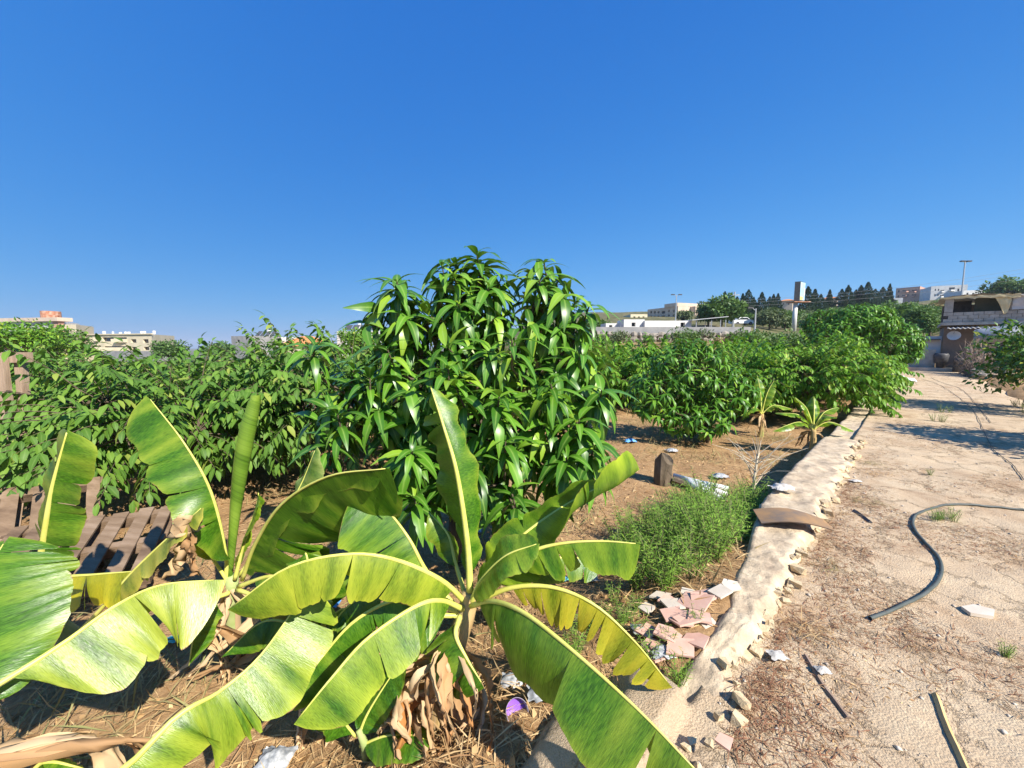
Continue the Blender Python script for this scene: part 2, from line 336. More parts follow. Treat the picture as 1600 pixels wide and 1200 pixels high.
# ------------------------------------------------------------------ the ground, the path, the sea
def build_ground():
    rs = [0, .25]
    while rs[-1] < 30: rs.append(rs[-1]*1.035+.012)
    while rs[-1] < 3800: rs.append(rs[-1]*1.055)
    NA = 320; V = []; Fc = []
    for r in rs:
        for k in range(NA):
            a = 2*math.pi*k/NA; x = r*math.sin(a); y = r*math.cos(a); V.append((x, y, terrain(x, y)))
    for i in range(len(rs)-1):
        for k in range(NA):
            k2 = (k+1) % NA; Fc.append((i*NA+k, (i+1)*NA+k, (i+1)*NA+k2, i*NA+k2))
    me = np_mesh('ground', V, Fc); tag(link('ground', me, soil_m, None, True, Vector((0, 0, 0))), kind='structure')
build_ground()
def pz(s, n):
    z = .02*noise.noise(Vector((s*.9, n*.9, 1))) + .010*noise.noise(Vector((s*4, n*4, 5))) + .005*noise.noise(Vector((s*13, n*13, 8)))
    q = noise.noise(Vector((s*2.3, n*2.3, 11)))+.5*noise.noise(Vector((s*6, n*6, 12))); z += .009*(math.floor(q*5)/5+.6*max(0, q*5-math.floor(q*5)-.8)) if s < 9 else 0
    if n > .6:
        bank = .05*(1-sst(n, .6, .8))+(ORCH+.45*(1-sst(n, .7, 2.0)))*sst(n, .6, .8)+.03+.05*noise.noise(Vector((s*3, n*3, 17)))
        return bank-(.5)*sst(s+.35*noise.noise(Vector((s*2, n*2, 9))), 1.75, 2.1)-.3*sst(n+.25*noise.noise(Vector((s*2.5, n*2.5, 31))), .8, 1.15)
    return z - .14*sst(-n, 2.0, 3.1)
def build_path():
    ss = [-3.0]
    while ss[-1] < 38: ss.append(ss[-1]+(.02 if .9 < ss[-1] < 5 else .04 if ss[-1] < 9 else .12))
    ns = list(np.arange(-3.1, 1.5, .026)); V = []; Fc = []; m = len(ns)
    for s in ss:
        for n in ns: p = SN(s, n); V.append((p.x, p.y, pz(s, n)))
    for i in range(len(ss)-1):
        for j in range(m-1): Fc.append((i*m+j, (i+1)*m+j, (i+1)*m+j+1, i*m+j+1))
    tag(link('path', np_mesh('path', V, [q[::-1] for q in Fc]), path_m, None, True, Vector((0, 0, 0))), kind='structure')
build_path()
sea_m = P('sea_water', (.05, .13, .22), (.07, .17, .27), scale=.01, rough=.25, spec=.5)
b = MB(); b.add([(-4400, -4400, -23), (4400, -4400, -23), (4400, 4400, -23), (-4400, 4400, -23)], [(0, 1, 2, 3)])
tag(b.build('sea', sea_m, origin=(0, 0, -23)), kind='structure')
# ------------------------------------------------------------------ the low wall along the path
def build_low_wall():
    t = thing('low_wall', SN(1, .7, -.5), 'low crumbling concrete wall between the orchard and the path', 'wall')
    ss = list(np.arange(.6, 9.4, .03)) + list(np.arange(9.5, 22, .3)); V = []; Fc = []; m = 22
    for s in ss:
        jr = .5 + .09*noise.noise(Vector((s*2.6, 0, 3))) + .05*noise.noise(Vector((s*9, 0, 7)))
        jl = .68 + .28*sst(s, 2.2, 5) + .05*noise.noise(Vector((s*1.5, 9, 3)))
        top = (.078 if s < 4 else .078-.018*sst(s, 4, 9)) + .02*noise.noise(Vector((s*1.4, 4, 0)))
        top -= .15*(1-sst(s, 1.5, 2.3))+.035*noise.noise(Vector((s*5, 1, 1)))*(s < 6)
        if 8.3 < s: top -= .1*sst(s, 8.3, 9.2)
        prof = [(jr-.02, -.4), (jr-.02, top*.45), (jr+.01, top-.02)] + [(jr+.03+(jl-jr-.06)*k/15, top) for k in range(16)] + [(jl, top-.03), (jl+.02, -.3), (jl+.03, -.6)]
        for k, (n, z) in enumerate(prof):
            zz = z + (.016*noise.noise(Vector((s*6, n*6, 2))) + .010*noise.noise(Vector((s*17, n*17, 2))) + .006*noise.noise(Vector((s*35, n*35, 2))) + .014*math.floor(3*noise.noise(Vector((s*3, n*5, 21))))/3 if 1 < k < 19 else 0)
            p = SN(s, n); V.append((p.x, p.y, zz))
    for i in range(len(ss)-1):
        for j in range(m-1): Fc.append((i*m+j, (i+1)*m+j, (i+1)*m+j+1, i*m+j+1))
    o3 = Vector(ORG[t.name]); me = np_mesh('wall_body', np.array(V)-np.array(o3), Fc)
    link('wall_body', me, conc_m, t, True, o3)
    rnd = random.Random(5)
    for k in range(150):                  # lumps where the outer skin has broken away
        s = .9 + 8*(k/150)**1.15; r = .01+.034*rnd.random()**2.2; n = .5+.09*noise.noise(Vector((s*2.6, 0, 3)))-r*.5+rnd.uniform(-.05, .03)
        bb = MB(); c = SN(s, n, rnd.uniform(-.02, .055)*sst(s, 1.4, 2.2)); r *= 1.25
        Rr = Matrix.Rotation(rnd.random()*3, 3, 'Z') @ Matrix.Rotation(rnd.uniform(-.5, .5), 3, 'X')
        V2 = [c+Rr @ Vector((x*rnd.uniform(.35, 1.2), y*rnd.uniform(.35, 1.), z*rnd.uniform(.3, .7)))*r for x in (-1, 1) for y in (-1, 1) for z in (-1, 1)]
        bb.add(V2, [(0, 1, 3, 2), (4, 6, 7, 5), (0, 4, 5, 1), (2, 3, 7, 6), (0, 2, 6, 4), (1, 5, 7, 3)])
        bb.build('broken_lump', raw_m, t)
build_low_wall()

# ------------------------------------------------------------------ trees
def limb_path(a, b, rng, sag=.1, n=5):
    a, b = Vector(a), Vector(b); pts = []
    j = Vector(rng.normal(0, 1, 3).tolist())*(b-a).length*.05
    for k in range(n+1):
        t = k/n; p = a.lerp(b, t); p += j*math.sin(t*math.pi) + Vector((0, 0, sag*(b-a).length*math.sin(t*math.pi))); pts.append(p)
    return pts
anno_t = leaf_template(.155, .062, 3, .45, .22, .44, .85)
anno_tm = tmpl_mesh('custard_apple_leaf', anno_t, anno_m)
anno_tr = tmpl_mesh('custard_apple_leaf_bright', anno_t, anno_r)
def annona(label, loc, h, rad, seed, nspr, own=0, mat=anno_m, tm=anno_tm, group=None, ls=1., spr=.62, top=None, name='custard_apple_tree'):
    rng = np.random.default_rng(seed); loc = Vector(loc); t = thing(name, loc, label, 'tree', group)
    c = loc+Vector((0, 0, h*.55)); rr = np.array([rad, rad, h*.47])
    tr = MB(); tr.tube([loc+Vector((0, 0, -.08)), loc+Vector((.02, 0, h*.12)), loc+Vector((.03, .02, h*.24))], [.075, .06, .05], 8); tr.build('trunk', bark_m, t, True)
    fork = loc+Vector((.03, .02, h*.22)); lb = MB(); ends = []
    for k in range(9):
        a = 2*math.pi*(k+.4*rng.random())/9; el = rng.uniform(.1, 1.1)
        e = c + Vector((math.cos(a)*math.cos(el)*rad*.7, math.sin(a)*math.cos(el)*rad*.7, math.sin(el)*h*.36-.1*h))
        pts = limb_path(fork, e, rng, .12); lb.tube(pts, [.04-.006*i for i in range(6)], 6); ends += pts[2:]
    pos = []; dr = []; up = []
    for k in range(nspr):
        d = rng.normal(0, 1, 3); d /= np.linalg.norm(d)
        if d[2] < -.55: d[2] *= -.5
        q = np.array(c)+d*rr*rng.uniform(.45, .85)
        if q[2] < loc.z+.12: q[2] = loc.z+.12+.2*rng.random()
        dd = d*np.array([1, 1, .55])+rng.normal(0, .25, 3)+np.array([0, 0, .12]); dd /= np.linalg.norm(dd); ln = spr*rng.uniform(.65, 1.25)
        if k < 3 and top: q = np.array(c)+np.array([rng.normal(0, .15), rng.normal(0, .15), h*.33]); dd = np.array([rng.normal(0, .25), rng.normal(0, .2), 1.]); dd /= np.linalg.norm(dd); ln = top
        n = max(5, int(ln/.04)); prev = q.copy(); pts = [q.copy()]; v = dd.copy()
        for i in range(n):
            v = v+np.array([0, 0, -.038]); v /= np.linalg.norm(v); prev = prev+v*ln/n; pts.append(prev.copy())
            sd_ = np.cross(v, [0, 0, 1.]); sd_ /= max(.2, np.linalg.norm(sd_)); sg = 1 if i % 2 else -1
            ld = v*.45+sd_*sg*.8+np.array([0, 0, -.5])+rng.normal(0, .16, 3)
            pos.append(prev.copy()); dr.append(ld); up.append(np.array([0, 0, 1.])+sd_*sg*.3+rng.normal(0, .22, 3))
        pos.append(prev.copy()); dr.append(v+np.array([0, 0, -.2])); up.append(np.array([0, 0, 1.]))
        lb.tube([Vector(p) for p in pts[::3]], [.008-.0055*i/max(1, len(pts[::3])-1) for i in range(len(pts[::3]))], 3, False)
        near = min(ends, key=lambda e: (e-Vector(q)).length_squared)
        lb.tube([near, near.lerp(Vector(q), .5)+Vector((0, 0, .03)), Vector(q)], [.01, .008, .006], 3, False)
    lb.build('limb', bark_m, t, True)
    pos = np.array(pos); Rm = frames(np.array(dr), np.array(up)); sc = ls*rng.uniform(.65, 1.2, len(pos))
    foliage(t, anno_t, tm, mat, pos, Rm, sc, rng, own); return t
mango_t = leaf_template(.265, .076, 6, 1.15, .28, .42, .95, .06)
mango_tm = tmpl_mesh('mango_leaf', mango_t, mango_m)
def mango(label, base, lobes, seed, own=0, ls=1., group=None, extra=(), fill=500, mat=mango_m, tw=.25):
    rng = np.random.default_rng(seed); base = Vector(base); t = thing('mango_tree', base, label, 'tree', group)
    tips = []
    for c, r, n in lobes:
        c = np.array(c); r = np.array(r); k = 0; tries = 0
        while k < n and tries < n*30:
            tries += 1; d = rng.normal(0, 1, 3); d /= np.linalg.norm(d)
            if d[2] < -.75: continue
            p = c+d*r*rng.uniform(.86, 1.04)
            if p[2] < base.z+.25: continue
            if any((((p-np.array(c2))/(np.array(r2)*.86))**2).sum() < 1 for c2, r2, _ in lobes if not np.allclose(c2, c)): continue
            if any(((p-q)**2).sum() < (.235*ls)**2 for q, _ in tips): continue
            tips.append((p, d*np.array([.8, .8, .5])+np.array([0, 0, .55]))); k += 1
    for p in extra: tips.append((np.array(p), np.array([rng.normal(0, .15), -.25, 1.])))
    C = np.mean([np.array(l[0]) for l in lobes], axis=0)
    fork = base+Vector((.02, .02, .45*ls)); tr = MB()
    tr.tube([base+Vector((0, 0, -.1)), base+Vector((.02, 0, .2)), fork], [.085*ls, .07*ls, .06*ls], 9); tr.build('trunk', bark_m, t, True)
    lb = MB(); nodes = [fork]
    for c, r, n in lobes:
        for q in range(2):
            e = Vector(c)+Vector((rng.normal(0, .25)*r[0], rng.normal(0, .25)*r[1], .2*r[2])); pts = limb_path(fork, e, rng, .06)
            lb.tube(pts, [.045*ls, .038*ls, .03*ls, .025*ls, .02*ls, .015*ls], 6); nodes += pts[2:]
    pos = []; dr = []; up = []
    for p, ax in tips:
        ax = ax+rng.normal(0, .14, 3); ax /= np.linalg.norm(ax); st = p-ax*.2*ls
        near = min(nodes, key=lambda e: (e-Vector(st)).length_squared)
        lb.tube([near, near.lerp(Vector(st), .6)-Vector((0, 0, .02)), Vector(st), Vector(p)], [.014*ls, .011*ls, .009*ls, .006*ls], 4, False)
        u = np.cross(ax, [0, 0, 1.]); 
        if np.linalg.norm(u) < .1: u = np.array([1., 0, 0])
        u /= np.linalg.norm(u); w2 = np.cross(ax, u); n = int(rng.integers(12, 20)); a0 = rng.random()*6.28
        for k in range(n):
            g = a0+k*2.4; f = k/n; el = .65+1.0*f
            d = ax*math.cos(el)+(u*math.cos(g)+w2*math.sin(g))*math.sin(el); d = d+np.array([0, 0, -.1-.22*f])+rng.normal(0, .1, 3)
            pos.append(p-ax*ls*.17*f); dr.append(d); up.append(ax*.6+np.array([0, 0, .7]))
    for k in range(fill):
        c, r, n = lobes[int(rng.integers(len(lobes)))]; d = rng.normal(0, 1, 3); d /= np.linalg.norm(d); p = np.array(c)+d*np.array(r)*rng.uniform(.3, .85)
        if p[2] < base.z+.2: continue
        pos.append(p); dr.append(d*.6+np.array([0, 0, -.4])+rng.normal(0, .5, 3)); up.append(np.array([0, 0, 1.])+rng.normal(0, .5, 3))
    lb.build('limb', bark_m, t, True)
    pos = np.array(pos); Rm = frames(np.array(dr), np.array(up)); sc = ls*rng.uniform(.6, 1.12, len(pos))
    foliage(t, mango_t, mango_tm, mat, pos, Rm, sc, rng, own); return t
def leafy(name, label, loc, h, rad, seed, n=1400, ls=.3, mat=bush_m, cat='tree', group=None, clumps=26, zc=.6, rz=.42, trunk=.1):
    """broad tree or shrub: clumps of leaves on an uneven crown, gaps between"""
    rng = np.random.default_rng(seed); loc = Vector(loc); t = thing(name, loc, label, cat, group)
    tr = MB(); tr.tube([loc+Vector((0, 0, -.3)), loc+Vector((0, 0, h*.3)), loc+Vector((rad*.05, 0, h*.65))], [trunk, trunk*.8, trunk*.4], 7)
    C = np.array(loc)+np.array([0, 0, h*zc]); cs = []
    for k in range(clumps):
        d = rng.normal(0, 1, 3); d /= np.linalg.norm(d)
        if d[2] < -.5: d[2] *= -1
        p = C+d*np.array([rad, rad, h*rz])*rng.uniform(.45, .92); cs.append((p, rng.uniform(.2, .36)*rad))
        tr.tube([loc+Vector((0, 0, h*.35)), Vector(((np.array(loc)+np.array([0, 0, h*.45])+p)/2).tolist()), Vector(p.tolist())], [trunk*.45, trunk*.3, trunk*.12], 4, False)
    tr.build('trunk' if cat == 'tree' else 'stem', bark_m, t, True)
    pos = []; dr = []; up = []
    for k in range(n):
        p, r = cs[int(rng.integers(len(cs)))]; d = rng.normal(0, 1, 3); d /= np.linalg.norm(d)
        q = p+d*r*rng.uniform(.55, 1.05)*np.array([1, 1, .8])
        if q[2] < loc.z+.02: continue
        pos.append(q); dr.append(d+rng.normal(0, .6, 3)); up.append(d*.7+np.array([0, 0, .7])+rng.normal(0, .3, 3))
    tm = leaf_template(1, .5, 2, .4, .15, .45, .8); pos = np.array(pos)
    me = leaf_cloud('crown', tm, pos-np.array(loc), frames(np.array(dr), np.array(up)), ls*rng.uniform(.6, 1.3, len(pos)), rng.random(len(pos)))
    tag(link('crown', me, mat, t, False, loc), kind='stuff'); return t
def conifer(label, loc, h, rad, seed, n=3000, mat=cyp_m, group='cypresses on the hillside', slim=True):
    rng = np.random.default_rng(seed); loc = Vector(loc); t = thing('cypress_tree', loc, label, 'tree', group)
    tr = MB(); tr.tube([loc+Vector((0, 0, -1)), loc+Vector((0, 0, h*.9))], [h*.02, h*.004], 6); tr.build('trunk', bark_m, t, True)
    f = rng.random(n)**.85; a = rng.random(n)*6.283
    prof = np.minimum(1, (f+.02)/.16)*(1-f)**(.85 if slim else 1.); tier = 1+.16*np.sin(f*38+rng.random()*6)
    r = rad*prof*tier*rng.uniform(.65, 1.12, n)
    pos = np.stack([r*np.cos(a), r*np.sin(a), h*(.03+.95*f)], 1); out = np.stack([np.cos(a), np.sin(a), np.full(n, .9)], 1)+rng.normal(0, .3, (n, 3))
    tm = leaf_template(1, .4, 2, .2, .2, .4, .7)
    me = leaf_cloud('crown', tm, pos, frames(out, np.stack([np.cos(a), np.sin(a), np.full(n, .2)], 1)+.01), h*.085*(1.05-.7*f)*rng.uniform(.6, 1.2, n), rng.random(n))
    tag(link('crown', me, mat, t, False, loc), kind='stuff'); return t

# the big mango beside the bananas
MB0 = Vector((-.55, 3.55, ORCH))
mango('large glossy mango tree standing behind the banana plants', MB0, [
    (D(735, 480, 3.5), (.36, .42, .4), 22), (D(846, 492, 3.5), (.34, .42, .4), 20), (D(628, 502, 3.45), (.3, .36, .33), 18), (D(884, 575, 3.4), (.31, .4, .42), 22), (D(755, 565, 3.35), (.42, .55, .42), 24),
    (D(660, 620, 3.35), (.46, .55, .38), 22), (D(805, 655, 3.25), (.42, .55, .4), 20), (D(560, 630, 3.35), (.33, .4, .3), 14), (D(890, 705, 3.15), (.28, .4, .26), 12), (D(690, 725, 3.2), (.44, .45, .28), 14), (D(795, 760, 3.1), (.26, .36, .2), 6)],
    11, own=300, ls=1.0, fill=220, extra=[D(492, 540, 3.0), D(527, 645, 2.8), D(578, 590, 2.9), D(605, 545, 2.95), D(515, 690, 2.85), D(700, 575, 2.7), D(780, 620, 2.6), D(712, 605, 2.65),
    D(735, 715, 2.55), D(645, 705, 2.6), D(800, 772, 2.5), D(905, 655, 2.8), D(930, 695, 2.8), D(885, 715, 2.7), D(790, 690, 2.6), D(645, 775, 2.6), D(620, 440, 3.2), D(690, 415, 3.35), D(745, 400, 3.4), D(850, 410, 3.4), D(920, 480, 3.3), D(800, 530, 2.75), D(860, 600, 2.75), D(940, 610, 3.0)])
# custard apples, left of the mango
annona('custard apple tree with long sprays overhanging the pallets', (-4.55, 5.3, ORCH), 1.75, 1.55, 21, 420, own=300, ls=1.0)
annona('custard apple tree between the mango and the pallets', (-2.75, 6.2, ORCH), 1.95, 1.5, 22, 420, own=300)
annona('tall custard apple with upright shoots behind the mango', (-4.9, 8.1, ORCH), 2.0, 1.2, 23, 300, own=120, top=.7)
annona('custard apple tree beside the wooden post', (-7.6, 6.9, ORCH), 1.7, 1.7, 24, 380, own=120)
rr_ = random.Random(3)
for k, (x, y) in enumerate([(-10.8, 8.4), (-8.2, 9.4), (-5.6, 9.6), (-2.9, 9.6), (-.6, 9.0), (-12.5, 11.5), (-9.2, 12.2), (-6, 12.4), (-3, 12.3), (-.2, 12.6), (-15.5, 13.5)]):
    annona('custard apple tree in the rows behind the first ones, towards the cream houses', (x, y, ORCH), rr_.uniform(1.35, 1.5) if x < -4 else 1.7, 1.55, 40+k, 230, group='custard apples in the left rows', ls=1.3, spr=.7)
# right of the mango
mango('small round mango tree on its own in the open soil', (4.05, 8.15, ORCH), [
    (D(1075, 575, 8.1), (.75, .7, .6), 46), (D(1030, 620, 8.1), (.6, .6, .6), 32), (D(1130, 610, 8.1), (.62, .6, .55), 34), (D(1085, 655, 7.9), (.65, .6, .35), 22)], 12, ls=.8, fill=350, mat=mango_d)
kw = dict(mat=anno_r, tm=anno_tr)
annona('custard apple tree with its sprays over the low wall', (7.9, 10.3, ORCH), 2.0, 1.55, 31, 430, own=300, group=None, **kw)
annona('custard apple tree behind the small banana plants', (6.2, 11.0, ORCH), 1.8, 1.6, 32, 380, own=100, **kw)
annona('custard apple tree at the wall, by the white sacks', (10.5, 12.9, ORCH), 1.9, 1.6, 33, 380, **kw)
for k, (x, y) in enumerate([(3.3, 13.2), (5.3, 13.6), (8.2, 13.9), (12.2, 15.3), (1.6, 14.6), (3.6, 16.6), (6.4, 16.9), (9.4, 17.2), (14.6, 18.4), (12.0, 18.6), (2.4, 19.6), (5.4, 20), (8.6, 20.4), (16.6, 20.6), (6.9, 12.6), (9.0, 15.6), (.3, 17.2)]):
    annona('custard apple tree in the rows towards the stone wall', (x, y, terrain(x, y)), 1.75+.1*(k % 3), 1.65, 60+k, 250, group='custard apples in the right rows', ls=1.4, spr=.7, **kw)
mango('broad tall mango tree rising over the custard apples near the shack', (17.6, 21.4, ORCH), [
    (D(1345, 503, 21), (1.5, 1.5, .9), 90), (D(1305, 528, 21), (1.3, 1.4, .9), 60), (D(1392, 532, 20.5), (1.2, 1.3, 1.0), 70), (D(1290, 505, 22.5), (1.1, 1.2, .8), 40), (D(1410, 548, 20), (.7, .9, .6), 20)], 13, ls=1.25, fill=500, mat=mango_d)
leafy('citrus_bush', 'dark citrus bush with a few orange fruits beside the path', (13.0, 9.3, .05), 2.3, 1.6, 71, 5200, .13, citrus_m, 'bush', clumps=44, zc=.5, rz=.48, trunk=.05)
leafy('citrus_bush', 'dark citrus bush by the path, closest to the hose', (9.6, 5.2, .05), 2.1, 1.5, 72, 4600, .13, citrus_m, 'bush', clumps=40, zc=.52, rz=.46, trunk=.05)
rng = np.random.default_rng(9); fr_m = P('orange_fruit', (.75, .3, .03), (.8, .42, .05), scale=6, rough=.5)
for k in range(9):
    c = Vector((11.8+rng.uniform(-.1, .5), 8.5+rng.uniform(-.5, .4), .9+rng.uniform(-.5, 1.1))); bb = MB()
    bb.tube([c+Vector((0, 0, -.034)), c+Vector((0, 0, -.024)), c, c+Vector((0, 0, .026)), c+Vector((0, 0, .036))], [.008, .027, .037, .026, .006], 8)
    tag(bb.build('orange_fruit', fr_m, None, True), 'orange fruit hanging in the dark citrus bush', 'fruit', 'fruits in the citrus bush')
# ------------------------------------------------------------------ bananas
def crom(pts, n):
    P4 = [pts[0]*2-pts[1]] + pts + [pts[-1]*2-pts[-2]]; out = []; m = len(pts)-1
    for k in range(n):
        u = k/(n-1)*m; i = min(int(u), m-1); t = u-i; a, b_, c, d = P4[i:i+4]
        out.append(.5*((2*b_)+(c-a)*t+(2*a-5*b_+4*c-d)*t*t+(3*b_-a-3*c+d)*t*t*t))
    return out
def lerp2(v, t):
    if not isinstance(v, tuple): return v
    return v[0]+(v[1]-v[0])*t
def banana_leaf(parent, ctrl, WL=.2, WR=.2, aL=40, aR=40, cL=20, cR=20, side=None, t0=.12, tearsL=(), tearsR=(), yel=.12, tint=(.42, .46, .05),
                rib=.011, gap=.35, seed=1, wave=.012, tip=.5, lab=None, w0=.35, mat=None):
    """ctrl: (px, py, metres ahead) along the midrib, base to tip; a: droop of each half from the blade plane, c: extra droop towards the margin"""
    rd = random.Random(seed); N = 49; mid = crom([D(*p) for p in ctrl], N)
    fr = []
    for k in range(N):
        T = (mid[min(k+1, N-1)]-mid[max(k-1, 0)]).normalized()
        s_ = Vector(side) if side else T.cross(Vector((0, 0, 1)))
        s_ = (s_-T*s_.dot(T)).normalized(); fr.append((T, s_, s_.cross(T)))
    tot = sum((mid[k+1]-mid[k]).length for k in range(N-1))
    def at(t):
        u = clamp(t)*(N-1); i = min(int(u), N-2); f = u-i
        return mid[i].lerp(mid[i+1], f), fr[i][0].lerp(fr[i+1][0], f), fr[i][1].lerp(fr[i+1][1], f), fr[i][2].lerp(fr[i+1][2], f)
    V = []; Fc = []; UV = []; M_ = 9; WL *= .88; WR *= .88; f1_, f2_, f3_ = rd.uniform(9, 14), rd.uniform(22, 34), rd.uniform(60, 80)
    if WR > .12 and len(tearsR) < 3: tearsR = tuple(tearsR)+tuple(sorted(rd.uniform(.15, .95) for _ in range(3)))
    if WL > .12 and len(tearsL) < 3: tearsL = tuple(tearsL)+tuple(sorted(rd.uniform(.15, .95) for _ in range(3)))
    def prof(q):
        return (w0+(1-w0)*min(1, q/.22)**.7)*(1-max(0, (q-tip)/(1-tip))**2.4)**.65 if q < 1 else .02
    for sg, W, a, c, tears in ((-1, WL, aL, cL, tearsL), (1, WR, aR, cR, tearsR)):
        if W <= 0: continue
        cuts = [0.]+sorted(tears)+[1.]
        for si in range(len(cuts)-1):
            q0, q1 = cuts[si], cuts[si+1]; da = rd.uniform(-14, 14); nq = max(3, int((q1-q0)*60)); qm = (q0+q1)/2
            torn = True; base = len(V); sw = rd.uniform(-.1, .1); g0 = gap*rd.choice((.08, .25, 1.))
            for i in range(nq+1):
                q = q0+(q1-q0)*i/nq
                for j in range(M_):
                    wv = j/(M_-1); qq = q
                    if torn:
                        g = g0*wv**1.6; qq = qm+(q-qm)*(1-g*.5)
                        edge = abs(i/nq-.5)*2
                    p, T, s_, n_ = at(t0+(1-t0)*qq); Wq = W*prof(q)
                    if torn: Wq *= 1-.14*wv*edge**4
                    A = R(lerp2(a, q)+da*wv); C = R(lerp2(c, q)); ang = A+C*wv*.5
                    off = (s_*sg*math.cos(ang)-n_*math.sin(ang))*(Wq*wv)
                    off += T*(.14*wv*W + sw*wv*W)
                    off += n_*wv*(wave*math.sin(q*tot*f1_+seed*2+sg)+wave*.7*math.sin(q*tot*f2_+seed)+.0022*math.sin(q*tot*f3_*2))*(1 if q < .97 else .3)
                    V.append(p+off); UV.append((q*tot+wv*W*.15+(3 if sg > 0 else 0), wv))
            for i in range(nq):
                for j in range(M_-1):
                    k = base+i*M_+j; Fc.append((k, k+1, k+M_+1, k+M_) if sg > 0 else (k, k+M_, k+M_+1, k+1))
    o3 = Vector(ORG[parent.name]); me = bpy.data.meshes.new('leaf'); me.from_pydata([tuple(p-o3) for p in V], [], Fc)
    ul = me.uv_layers.new(name='UVMap'); li = np.empty(len(me.loops), np.int32); me.loops.foreach_get('vertex_index', li)
    ul.data.foreach_set('uv', np.array(UV, np.float32)[li].ravel()); me.update()
    o = link('leaf', me, mat or ban_m, parent, True, o3); o.color = (tint[0], tint[1], tint[2], yel)
    if lab: tag(o, lab)
    mb = MB(); rr = [rib*(1.25-1.05*k/(N-1)) for k in range(N)]
    mb.tube([mid[k]-fr[k][2]*rr[k]*.35 for k in range(0, N, 2)], rr[::2], 7)
    r_ = mb.build('midrib', rib_m, None, True, origin=o3); r_.parent = o; r_.location = (0, 0, 0); return o
def dead_leaf(parent, pts, W, seed, mat=dead_m):
    """a dried leaf: a crumpled ribbon hanging along the points"""
    rd = random.Random(seed); N = 22; mid = crom([Vector(p) for p in pts], N); M_ = 7; V = []; Fc = []
    ph = rd.random()*9; o3 = Vector(ORG[parent.name])
    for k in range(N):
        T = (mid[min(k+1, N-1)]-mid[max(k-1, 0)]).normalized(); a = T.cross(Vector((math.cos(ph), math.sin(ph), .3))).normalized(); b_ = T.cross(a); q = k/(N-1)
        tw = ph+q*rd.uniform(.9, 1.1)*2.2; w_ = W*(.35+.65*math.sin(math.pi*min(1, q*1.1+.08))**.6)
        for j in range(M_):
            x = (j/(M_-1)-.5)*2; g = tw+x*1.1; d = a*math.cos(g)*x+b_*math.sin(g)*abs(x)*.8
            V.append(mid[k]+d*w_*.5+Vector((noise.noise(Vector((k*.6, j*.8, ph))), noise.noise(Vector((k*.6, j*.8, ph+7))), noise.noise(Vector((k*.5, j*.7, ph+3)))))*W*.22)
    for k in range(N-1):
        for j in range(M_-1): i = k*M_+j; Fc.append((i, i+1, i+M_+1, i+M_))
    me = np_mesh('dead_leaf', np.array([tuple(p-o3) for p in V]), Fc, np.full(len(V), rd.random()), np.zeros(len(V)))
    return link('dead_leaf', me, mat, parent, True, o3)
def pseudostem(parent, pts, r0, r1, mat, sheaths=3, seed=1):
    rd = random.Random(seed); b = MB(); P_ = crom([Vector(p) for p in pts], 12); b.tube(P_, [r0+(r1-r0)*k/11 for k in range(12)], 12); b.build('stem', mat, parent, True)
    for k in range(sheaths):               # old leaf sheaths wrapping it, peeling at the top
        a = rd.random()*6.28; d = Vector((math.cos(a), math.sin(a), 0)); q = MB(); n = 9; V = []
        for i in range(n):
            t = i/(n-1); p = P_[min(11, int(t*.8*11))]; rr = (r0+(r1-r0)*t)*1.1+.035*max(0, t-.75)**1
            for j in range(5):
                g = a+(j-2)*.38*(1-.5*t); V.append(p+Vector((math.cos(g), math.sin(g), 0))*rr)
        q.add(V, [(i*5+j, i*5+j+1, i*5+j+6, i*5+j+5) for i in range(n-1) for j in range(4)]); q.build('sheath', dead_m if k % 2 else mat, parent, True)
def px_of(p):
    v = Vector(p)-Vector((0, 0, CAMZ)); u = Vector((v.x, v.y*_c-v.z*_s, v.y*_s+v.z*_c)); return (800+F*u.x/u.y, 600-F*u.z/u.y, p[1])
YG = (.44, .54, .04)
# --- the banana in the middle of the clump
A = thing('banana_plant', D(690, 1190, 1.75).xy.to_3d()+Vector((0, 0, ORCH)), 'banana plant with tan dry stem and widespread leaves before the big mango', 'banana plant')
bA = Vector(ORG[A.name]); pseudostem(A, [bA+Vector((0, 0, -.05)), bA+Vector((.01, .03, .35)), D(728, 960, 1.85), D(733, 925, 1.86)], .07, .035, stem_m, 5, 3)
banana_leaf(A, [(733, 925, 1.85), (729, 850, 1.87), (713, 740, 1.9), (692, 665, 1.94), (673, 606, 2.0)], .24, .12, 5, 70, 10, 10, side=(.62, -.78, 0), t0=.1, seed=2, yel=.0, tip=.6, w0=.5, wave=.016, rib=.015, lab='upright leaf with broad yellow midrib')
banana_leaf(A, [(733, 938, 1.88), (765, 893, 1.92), (808, 843, 2.0), (870, 797, 2.08), (930, 764, 2.15), (990, 738, 2.22)], .17, .3, -12, (35, 10), (10, 20), (15, -170), t0=.14, seed=3, yel=.16, tint=YG, tip=.75)
banana_leaf(A, [(735, 940, 1.86), (785, 893, 1.83), (830, 861, 1.8), (880, 848, 1.78), (940, 845, 1.75), (993, 849, 1.72)], .1, .17, 50, 72, 20, 20, t0=.28, seed=4, yel=.2, tint=YG, tearsR=(.2, .38, .5), tip=.85, gap=.2)
banana_leaf(A, [(735, 940, 1.84), (752, 905, 1.8), (790, 868, 1.75), (838, 850, 1.72)], .1, .15, -25, 20, 0, 30, t0=.1, seed=5, yel=.1)
